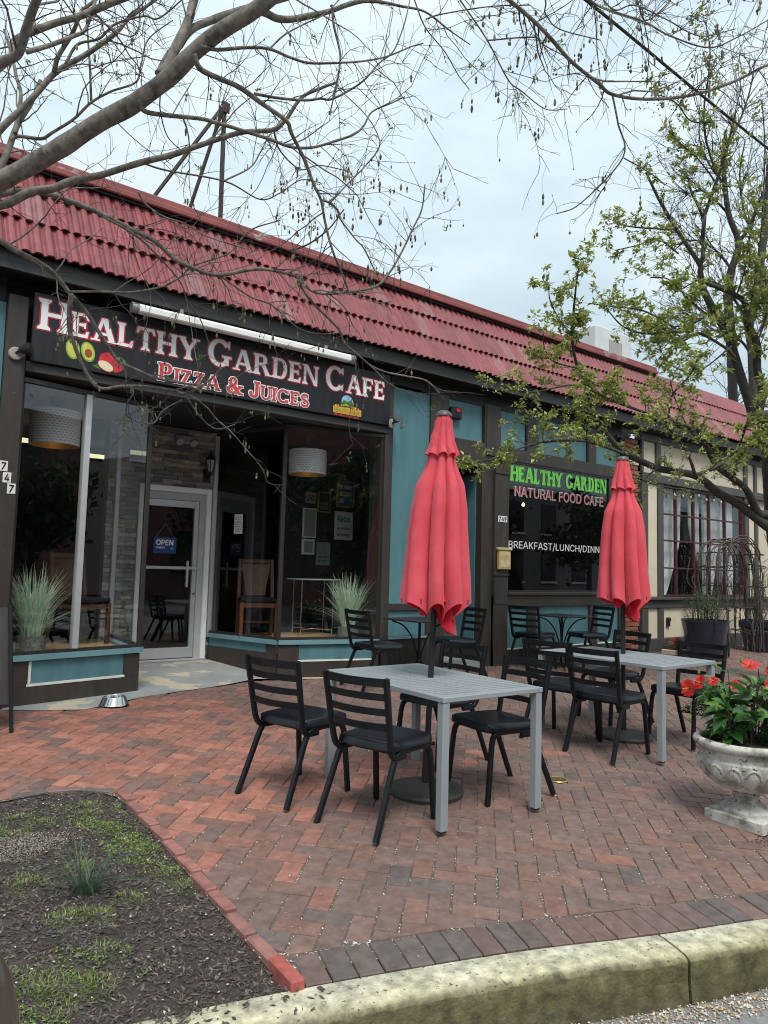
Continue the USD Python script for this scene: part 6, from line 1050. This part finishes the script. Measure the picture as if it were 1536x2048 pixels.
PEAR="""0.1771 0.1000 11.18 4.48 -0.54 10.79 4.53 0.31 10.46 4.49 1.35 10.23 4.47 2.03 10.04 4.43 2.69 9.91 4.40 3.15 9.74 4.42 3.50
0.0660 0.0415 9.54 4.45 3.44 9.49 4.45 3.54 9.29 4.48 3.92 9.10 4.50 4.29 8.97 4.53 4.50 8.77 4.59 4.76 8.62 4.63 4.98
0.0415 0.0122 8.62 4.63 4.98 8.54 4.61 5.15 8.49 4.60 5.25 8.17 4.68 5.57 7.84 4.75 5.92 7.60 4.78 6.20
0.0256 0.0125 8.58 4.64 5.17 8.57 4.61 5.27 8.47 4.53 5.77 8.26 4.57 6.11 8.20 4.57 6.26
0.0253 0.0156 8.47 4.53 5.79 8.53 4.41 6.18 8.57 4.31 6.52 8.59 4.27 6.67 8.60 4.17 7.06
0.0627 0.0250 9.59 4.41 3.44 9.54 4.32 3.75 9.40 4.32 4.00 9.29 4.27 4.31 9.10 4.30 4.55 9.02 4.27 4.74 8.88 4.32 4.85 8.46 4.50 4.96
0.0681 0.0063 10.25 4.44 1.94 10.04 4.50 1.99 9.48 4.63 2.27 9.15 4.71 2.38 8.76 4.79 2.57 8.41 4.89 2.61 8.14 4.97 2.63 7.70 5.07 2.74 7.58 5.10 2.77 7.11 5.13 3.11 6.91 5.08 3.34 6.63 5.04 3.62 6.40 4.94 3.92 6.17 4.72 4.35 6.08 4.61 4.53
0.0173 0.0061 6.75 4.53 2.60 6.37 4.68 2.69 6.03 4.82 2.68 5.67 4.97 2.59 5.39 5.08 2.45 5.10 5.20 2.38
0.0606 0.0209 10.00 4.48 2.15 9.80 4.52 2.17 9.52 4.49 2.37 9.28 4.48 2.49 8.74 4.52 2.67 8.38 4.47 2.89 8.13 4.44 3.04
0.0251 0.0183 8.15 4.48 2.50 8.39 4.34 2.62 8.66 4.18 2.87 8.96 4.00 2.97 9.21 3.85 3.11
0.0210 0.0111 7.96 4.38 2.47 7.78 4.35 2.65 7.51 4.34 2.84 7.28 4.35 2.97
0.0200 0.0122 8.91 4.39 2.57 8.88 4.32 2.86 8.87 4.19 3.24 8.91 4.10 3.39 8.97 4.00 3.53
0.0187 0.0074 7.88 4.38 3.02 7.57 4.49 3.09 7.17 4.63 3.16 6.82 4.75 3.24 6.38 4.88 3.35 5.85 5.07 3.21 5.51 5.18 3.25
0.0200 0.0068 8.82 4.32 4.04 8.63 4.35 4.13 8.23 4.45 4.24 7.86 4.56 4.21 7.45 4.68 4.12 7.12 4.77 4.15 6.85 4.80 4.29
0.0119 0.0057 7.84 4.54 4.24 7.38 4.68 4.38 7.00 4.81 4.37 6.68 4.92 4.36
0.0112 0.0061 8.17 4.69 5.31 7.87 4.80 5.45 7.64 4.92 5.34 7.37 5.06 5.24
0.0111 0.0060 8.01 4.66 5.56 7.40 4.87 5.48 7.15 4.94 5.51
0.0150 0.0067 8.46 4.36 6.34 8.28 4.39 6.76 8.21 4.36 7.11 8.19 4.30 7.39 8.15 4.25 7.74 8.04 4.25 8.07
0.0106 0.0061 8.50 4.35 6.18 8.21 4.44 6.44 7.89 4.57 6.66 7.78 4.58 6.84
0.0099 0.0060 8.31 4.29 6.89 8.02 4.43 6.86 7.80 4.49 7.02 7.58 4.58 7.08
0.0152 0.0075 9.12 4.19 4.25 9.16 4.10 4.54 9.16 4.06 4.79 9.14 3.99 5.28 9.03 3.96 5.88
0.0125 0.0067 8.90 4.20 4.48 8.91 4.10 4.99 8.89 4.02 5.47 8.84 3.96 5.95 8.78 3.90 6.54 8.66 3.87 7.12
0.0125 0.0061 8.78 4.27 4.81 8.79 4.17 5.11 8.75 4.08 5.51 8.73 4.01 5.80 8.52 4.09 6.02
0.0115 0.0055 6.92 4.99 3.06 6.64 5.08 2.97 6.25 5.19 2.88 5.93 5.27 2.92
0.0100 0.0053 6.47 4.91 3.56 6.17 4.99 3.59 6.01 5.00 3.69 5.90 4.94 3.87
0.0100 0.0053 6.39 4.93 3.92 6.19 4.95 4.06 6.00 4.93 4.23 5.92 4.88 4.38
0.0134 0.0070 8.03 4.76 3.20 7.91 4.63 3.46 7.92 4.41 3.66 7.88 4.30 3.81
0.0104 0.0056 7.52 4.59 2.53 7.34 4.64 2.37 7.45 4.40 2.28 7.54 4.21 2.25
0.0119 0.0063 8.22 4.39 2.86 7.95 4.44 3.01 7.63 4.43 3.32 7.47 4.40 3.51
0.0110 0.0059 8.58 4.24 4.11 8.16 4.42 3.77 7.85 4.56 3.77 7.62 4.62 3.95
0.0110 0.0059 8.49 4.29 4.33 8.00 4.45 4.60 7.71 4.54 4.80 7.47 4.65 4.80"""
BARE="""0.1181 0.1031 17.14 8.42 0.20 16.70 8.22 3.12 16.45 8.10 4.84 16.12 7.99 6.73 15.92 7.95 7.78
0.0917 0.0333 15.92 7.95 7.78 15.89 7.83 8.31 15.89 7.67 8.88 15.59 7.73 9.46 15.38 7.71 10.10 15.26 7.66 10.60 15.16 7.56 11.22
0.1056 0.0778 16.44 7.62 0.83 16.17 7.50 4.15 15.97 7.44 6.23 15.88 7.45 6.85 15.94 7.33 7.49 15.98 7.20 8.55 16.00 7.10 9.36 15.99 7.00 10.47
0.0458 0.0182 16.04 7.74 8.95 16.19 7.55 9.35 16.28 7.36 9.91 16.39 7.23 10.13
0.0344 0.0137 16.38 7.68 7.02 16.04 7.84 7.64 15.72 8.02 7.96 15.33 8.28 8.05 14.97 8.56 7.81
0.0344 0.0137 16.47 7.67 6.38 16.20 7.82 6.73 15.71 8.14 6.93 15.33 8.41 6.80 14.96 8.69 6.55
0.0283 0.0137 15.63 7.75 9.49 15.39 7.95 9.84 15.14 8.16 10.07 14.91 8.39 9.96
0.0283 0.0137 15.76 7.77 8.26 15.47 8.00 8.71 15.13 8.28 8.93 14.80 8.58 8.82
0.0283 0.0137 16.24 7.47 7.61 16.48 7.30 8.06 16.72 7.13 8.55
0.0283 0.0137 16.28 7.33 8.68 15.95 7.54 9.51 15.83 7.59 10.43 15.90 7.49 11.25
0.0283 0.0137 16.25 7.57 6.57 16.50 7.39 7.16 16.78 7.18 7.64
0.0249 0.0125 15.51 7.77 10.17 15.24 7.98 10.62 15.06 8.11 11.20 15.05 8.10 11.79
0.0249 0.0125 15.48 7.72 10.95 15.71 7.51 11.66 15.88 7.36 12.36 15.95 7.27 13.07
0.0249 0.0125 15.83 7.84 7.12 15.57 8.06 7.35 15.35 8.30 7.13 15.11 8.53 7.01"""
def parse(s): return [(float(r.split()[0]), float(r.split()[1]), np.array(list(map(float, r.split()[2:]))).reshape(-1, 3)) for r in s.strip().split('\n')]
def twig(o, d, L, r0, rng, n=5, droop=.25, wig=.12):
    P = [o]; d = d / np.linalg.norm(d)
    for k in range(n): d = d + rng.normal(0, wig, 3) + [0, 0, -droop / n]; d /= np.linalg.norm(d); P.append(P[-1] + d * L / n)
    return np.array(P)
def fasttubes(items, k=3):
    """many thin twigs in one mesh: items = (points n x 3, r0, r1)"""
    mb = MB()
    for P, a, b in items: mb.add(*tube(P, np.linspace(a, b, len(P)), k, cap=False))
    return mb
def side(T, rng, fwd=.6):
    p = rng.normal(0, 1, 3); p -= T * (p @ T); p /= np.linalg.norm(p); return p + T * rng.uniform(.1, fwd) * 1.5
# bare tree with pods overhanging from the left
lo = thing('overhanging_tree', 'bare grey branched tree leaning over the roof from the left, hung with small pods', 'tree'); rng = np.random.RandomState(3)
br = parse(LOCUST); TOP = np.array([.02, 4.75, 2.9])
obj('trunk', tube(spline([(-.28, 4.35, -.25), (-.22, 4.42, .3), (-.12, 4.55, 1.4), (-.02, 4.72, 2.7), (.38, 4.95, 3.31)], 6), np.linspace(.14, .062, 25), 14), 'locust_bark', lo, True)
tw1, tw2, pods, ends, mids = [], [], [], [], []
for n_, (r0, r1, P) in enumerate(br):
    px = proj(P[0]); Q = P
    if n_ and px[0] < -30: Q = np.vstack([[TOP + rng.normal(0, .05, 3)], P])
    elif n_ and px[1] < -25 and px[0] > 600: Q = np.vstack([[br[0][2][-1]], P])
    S = spline(Q, 7); m_ = len(S); seg = np.linalg.norm(np.diff(S, axis=0), axis=1).sum(); R = np.linspace(r0, r1, m_)
    if r0 > .012: S = S + (meshkit.noise(S * 6, 4)[:, None] - .5) * .02 * np.array([1, 1, 1]); R = R * (1 + .14 * (meshkit.noise(S * 11, 9) - .5))
    obj('limb' if r0 > .016 else 'branch', tube(S, R, 12 if r0 > .02 else (7 if r0 > .008 else 5)), 'locust_bark', lo, True)
    T = np.gradient(S, axis=0); T /= np.linalg.norm(T, axis=1, keepdims=True); cnt = int(seg * (8 if r0 < .022 else 3))
    for k in range(cnt):
        i = rng.randint(m_ // 8, m_); d = side(T[i], rng, .9); L = rng.uniform(.08, .46) * (.75 if r0 > .03 else 1); W_ = twig(S[i], d, L, .003, rng, 6, .18, .13); a = min(max(R[i] * .4, .0016), .0034); tw1.append((W_, a * 1.15, .0012))
        dW = np.gradient(W_, axis=0); dW /= np.linalg.norm(dW, axis=1, keepdims=True)
        for j in range(rng.randint(1, 5)): ii = rng.randint(1, 7); w2 = twig(W_[ii], side(dW[ii], rng, 1.2), rng.uniform(.04, .20), .002, rng, 4, .3, .16); tw2.append((w2, .0018, .0009)); ends.append(w2[-1])
        ends.append(W_[-1])
    if r0 < .03:
        for k in range(int(seg * 1.7)):
            i = rng.randint(m_ // 6, m_); B_ = twig(S[i], side(T[i], rng, 1.0), rng.uniform(.35, 1.0), .004, rng, 9, .12, .16); mids.append((B_, min(R[i] * .55, .0055), .0016)); dB = np.gradient(B_, axis=0); dB /= np.linalg.norm(dB, axis=1, keepdims=True)
            for j in range(rng.randint(4, 9)):
                ii = rng.randint(2, 10); w2 = twig(B_[ii], side(dB[ii], rng, 1.1), rng.uniform(.06, .32), .002, rng, 5, .22, .15); tw1.append((w2, .0022, .0010)); ends.append(w2[-1])
                if rng.rand() < .6: w3 = twig(w2[3], side(dB[ii], rng, 1.1), rng.uniform(.04, .15), .002, rng, 4, .25, .15); tw2.append((w3, .0015, .0008)); ends.append(w3[-1])
    if r0 < .012: ends += [S[-1]] * 2
E_ = np.array(ends); pe = proj(E_); inpod = ((pe[:, 0] > 480) & (pe[:, 0] < 900) & (pe[:, 1] > 300) & (pe[:, 1] < 860)) | ((pe[:, 0] > 850) & (pe[:, 1] < 480)) | ((pe[:, 0] > 80) & (pe[:, 0] < 620) & (pe[:, 1] > 560)); fr = np.where(inpod, np.where((pe[:, 1] < 300), .13, .22), .012); sel = E_[rng.rand(len(E_)) < fr]
podmb, thr, tipb = MB(), [], MB(); sph = lathe([(0, -1), (.55, -.75), (1, -.1), (.8, .5), (.3, .9), (0, 1)], 6)
for p in sel:
    for k in range(rng.randint(1, 4)):
        L = rng.uniform(.02, .10); th = twig(p, np.array([rng.normal(0, .45), rng.normal(0, .45), -.7]), L, .001, rng, 3, .8, .12); thr.append((th, .0008, .0007)); q_ = th[-1]
        for j in range(rng.randint(1, 3)): s = rng.uniform(.0045, .0095); e = rng.uniform(1.3, 3.0); podmb.add(sph[0] * [s, s, s * e] + q_ - [0, 0, s * e * (1 + 1.6 * j)], sph[1], np.array([(.11, .095, .06), (.17, .15, .085), (.08, .07, .055), (.24, .21, .10)][rng.randint(4)]))
fasttubes(mids, 5).put('small_branches', 'locust_bark', lo, kind='stuff'); fasttubes(tw1, 4).put('twigs', 'twig_bark', lo, kind='stuff'); fasttubes(tw2 + thr, 3).put('fine_twigs', 'twig_bark', lo, kind='stuff'); podmb.put('seed_pods', 'tinted_rough', lo, True, kind='stuff')
for W_, a, b in tw1[::2]:
    for p in W_[2::2]: o = rng.uniform(.0022, .0040); tipb.add(sph[0] * [o, o, o * 1.5] + p, sph[1])
tipb.put('buds', 'twig_bark', lo, kind='stuff')
yl = MB()
for k in range(46):
    p = E_[rng.randint(len(E_))]
    for j in range(9): V, F = leaf_shape(rng.uniform(.016, .035), .005, .3, .2, False); yl.add(orient(V, rng.uniform(0, 6.28), rng.normal(.2, .6), 0, p + rng.normal(0, .012, 3)), F, np.array([.17, .24, .06]) * rng.uniform(.8, 1.2))
yl.put('young_leaves', 'tinted_leaf', lo, kind='stuff')
# pear tree at the right with young leaves and fading blossom
pt = thing('leafing_tree', 'tree at the right edge with fresh yellow green leaves and fading blossom', 'tree'); rng = np.random.RandomState(12); br = parse(PEAR); tw, lf, bl = [], MB(), MB()
for n_, (r0, r1, P) in enumerate(br):
    S = spline(P, 7); m_ = len(S); R = np.linspace(r0, r1, m_) * (1 + .12 * (meshkit.noise(S * 9, 5) - .5)); obj('trunk' if n_ == 0 else ('limb' if r0 > .03 else 'branch'), tube(S, R, 12 if r0 > .03 else 6), 'pear_bark', pt, True)
    if n_ == 0: continue
    T = np.gradient(S, axis=0); T /= np.linalg.norm(T, axis=1, keepdims=True); seg = np.linalg.norm(np.diff(S, axis=0), axis=1).sum(); i0 = m_ // 3 if r0 > .03 else m_ // 8
    for k in range(int(seg * (15 if r0 < .03 else 8))):
        i = rng.randint(i0, m_); d = side(T[i], rng, 1.0) + [0, 0, .35]; L = rng.uniform(.08, .42); W_ = twig(S[i], d, L, .004, rng, 5, -.1, .22); tw.append((W_, min(max(R[i] * .35, .002), .007), .0013)); nodes = [W_[-1], W_[-1], W_[3], W_[2]]
        for j in range(rng.randint(1, 4)): ii = rng.randint(2, 6); w2 = twig(W_[ii], side((W_[-1] - W_[0]) / L, rng, 1.2), rng.uniform(.04, .14), .002, rng, 3, -.1, .25); tw.append((w2, .0022, .0012)); nodes.append(w2[-1])
        lush = meshkit.fbm(W_[-1:] * .9, 2, 7)[0]
        hi = np.clip((S[i][2] - 4.6) / 2.2, 0, 1)
        for o in nodes:
            if rng.rand() < .72 * hi: 
                for j in range(rng.randint(1, 4)): s = rng.uniform(.006, .012); bl.add(sph[0] * s + o + rng.normal(0, .03, 3), sph[1], np.array([(.30, .26, .17), (.22, .17, .12), (.36, .33, .22), (.16, .13, .09)][rng.randint(4)]))
                continue
            if rng.rand() > .72 + .8 * (lush - .4): continue
            for j in range(rng.randint(5, 11)):
                L2 = rng.uniform(.03, .068) * (.7 + .6 * lush); V, F = leaf_shape(L2, L2 * .27, .35, rng.uniform(.1, .6), False); V = V[[0, 3, 6, 8, 9 + 3, 9 + 6, 18 + 3, 18 + 6]]; F = np.array([[0, 1, 4], [1, 2, 5], [1, 5, 4], [2, 3, 5], [0, 6, 1], [6, 7, 1], [1, 7, 2], [7, 3, 2]])
                c = np.array([(.30, .36, .07), (.38, .44, .085), (.22, .30, .06), (.44, .48, .14), (.32, .34, .11)][rng.randint(5)]) * rng.uniform(.75, 1.15); lf.add(orient(V, rng.uniform(0, 6.28), rng.normal(.35, .55), rng.normal(0, .5), o + rng.normal(0, .014, 3)), F, c)
            if rng.rand() < .5:
                for j in range(rng.randint(2, 6)): s = rng.uniform(.005, .009); bl.add(sph[0] * s + o + rng.normal(0, .022, 3), sph[1], np.array([(.48, .45, .34), (.38, .33, .22), (.26, .18, .13), (.60, .58, .48)][rng.randint(4)]))
fasttubes(tw, 4).put('twigs', 'pear_bark', pt, kind='stuff'); lf.put('leaves', 'tinted_leaf', pt, kind='stuff'); bl.put('blossom', 'tinted_rough', pt, True, kind='stuff')
# bare tree far behind on the right
bt = thing('bare_tree', 'tall bare tree with dense fine twigs behind the leafing tree', 'tree'); rng = np.random.RandomState(22); tw = []
for n_, (r0, r1, P) in enumerate(parse(BARE)):
    S = spline(P, 6); m_ = len(S); R = np.linspace(r0, r1, m_); obj('trunk' if r0 > .09 else 'branch', tube(S, R, 8), 'pear_bark', bt, True); T = np.gradient(S, axis=0); T /= np.linalg.norm(T, axis=1, keepdims=True)
    for k in range(20 if r0 < .09 else 14):
        i = rng.randint(m_ // (2 if r0 > .09 else 6), m_); d = side(T[i], rng, 1.4) + [0, 0, .4]; W_ = twig(S[i], d, rng.uniform(.5, 1.7), .01, rng, 6, -.15, .15); tw.append((W_, .011, .004))
        for j in range(6): ii = rng.randint(1, 7); w2 = twig(W_[ii], side((W_[-1] - W_[0]) / np.linalg.norm(W_[-1] - W_[0]), rng, 1.5), rng.uniform(.2, .8), .005, rng, 4, -.1, .18); tw.append((w2, .006, .003))
fasttubes(tw, 3).put('twigs', 'pear_bark', bt, kind='stuff')
# overhead cable and the coil tied in the leafing tree
obj('overhead_cable', tube(spline([(3.5, 4.3, 7.0), (5.26, 4.23, 7.04), (7.89, 4.22, 7.02), (9.55, 4.2, 7.0), (12.5, 4.1, 6.9)], 8), .017, 6), 'cable_black', smooth=True, label='thick black overhead cable crossing the upper right sky', cat='cable')
ck = thing('cable_coil', 'black coil of spare cable tied to a limb of the leafing tree', 'cable', loc=(8.425, 4.513, 5.66))
for k in range(5): a = np.linspace(0, 2 * math.pi, 22); R = .10 + .012 * k; obj('loop', tube(np.stack([R * .55 * np.cos(a) + k * .012, R * .3 * np.cos(a + .4), R * 1.2 * np.sin(a) + k * .006], 1), .011, 5), 'cable_black', ck, True)
obj('weight', lathe([(0, -.42), (.03, -.40), (.022, -.32), (.008, -.28), (.008, -.12)], 8), 'cable_black', ck, True)
# ------------------------------------------------------------------ across the street, seen only mirrored in the panes
ob = thing('opposite_building', 'pale two storey building across the street, mirrored in the 749 window', 'building'); obj('wall', bx(24, 62, -26, -18, -.5, 7), 'pale_render', ob)
for k in range(11):
    for z in (.8, 4.0):
        w = obj('window', bx(25 + k * 3.3, 26.5 + k * 3.3, -17.99, -17.95, z, z + 2.0), 'window_dark', ob); obj('sill', bx(24.9 + k * 3.3, 26.6 + k * 3.3, -17.99, -17.85, z - .15, z - .01), 'white_frame', ob)
obj('cornice', bx(23.8, 62.2, -18, -17.6, 6.7, 7.1), 'white_frame', ob)
ob2 = thing('brick_building', 'brick building across the street, mirrored in the left windows', 'building'); obj('wall', bx(-22, 20, -24, -16.5, -.5, 8), 'brick_far', ob2)
for k in range(13):
    for z in (.8, 4.6): obj('window', bx(-21 + k * 3.1, -19.6 + k * 3.1, -16.49, -16.45, z, z + 2.1), 'window_dark', ob2)
def street_tree(x, y, h, w, seed, n=2600):
    q = np.random.RandomState(seed); t = thing('street_tree', 'dense dark tree across the street, %s from the left end' % ['first', 'second', 'third', 'fourth', 'fifth', 'sixth', 'seventh', 'eighth', 'ninth'][seed - 40], 'tree', 'trees across the street', loc=(x, y, STREET)); obj('trunk', tube(spline([(0, 0, 0), (.1, 0, h * .3), (0, .1, h * .7)], 4), np.linspace(.2, .08, 9), 8), 'pear_bark', t, True); C = q.normal(0, 1, (14, 3)) * [w * .45, w * .45, h * .17] + [0, 0, h * .62]; o = C[q.randint(14, size=n)] + q.normal(0, .55, (n, 3)); a = q.normal(0, 1, (n, 3)); a /= np.linalg.norm(a, axis=1, keepdims=True); b = np.cross(a, q.normal(0, 1, (n, 3))); b /= np.linalg.norm(b, axis=1, keepdims=True); s = q.uniform(.10, .24, (n, 1))
    V = np.stack([o - a * s, o + b * s * .6, o + a * s, o - b * s * .6], 1).reshape(-1, 3); F = np.concatenate([np.arange(n)[:, None] * 4 + [[0, 1, 2]], np.arange(n)[:, None] * 4 + [[0, 2, 3]]]); obj('leaves', (V, F), 'tinted_leaf', t, tint=np.repeat(np.array([.035, .06, .02]) * q.uniform(.6, 1.4, (n, 1)), 4, 0), kind='stuff')
for k, (x, y, h, w) in enumerate([(-14, -10, 7.5, 3), (-9.5, -10.5, 7, 2.8), (-5.5, -10, 8, 3.2), (-1.5, -11, 7.2, 3), (2.5, -10.5, 7.6, 3), (7.0, -11, 6.5, 2.4), (14, -11.5, 6, 2.2), (27, -13, 6.5, 2.4), (38, -14, 6.8, 2.2)]): street_tree(x, y, h, w, 40 + k)
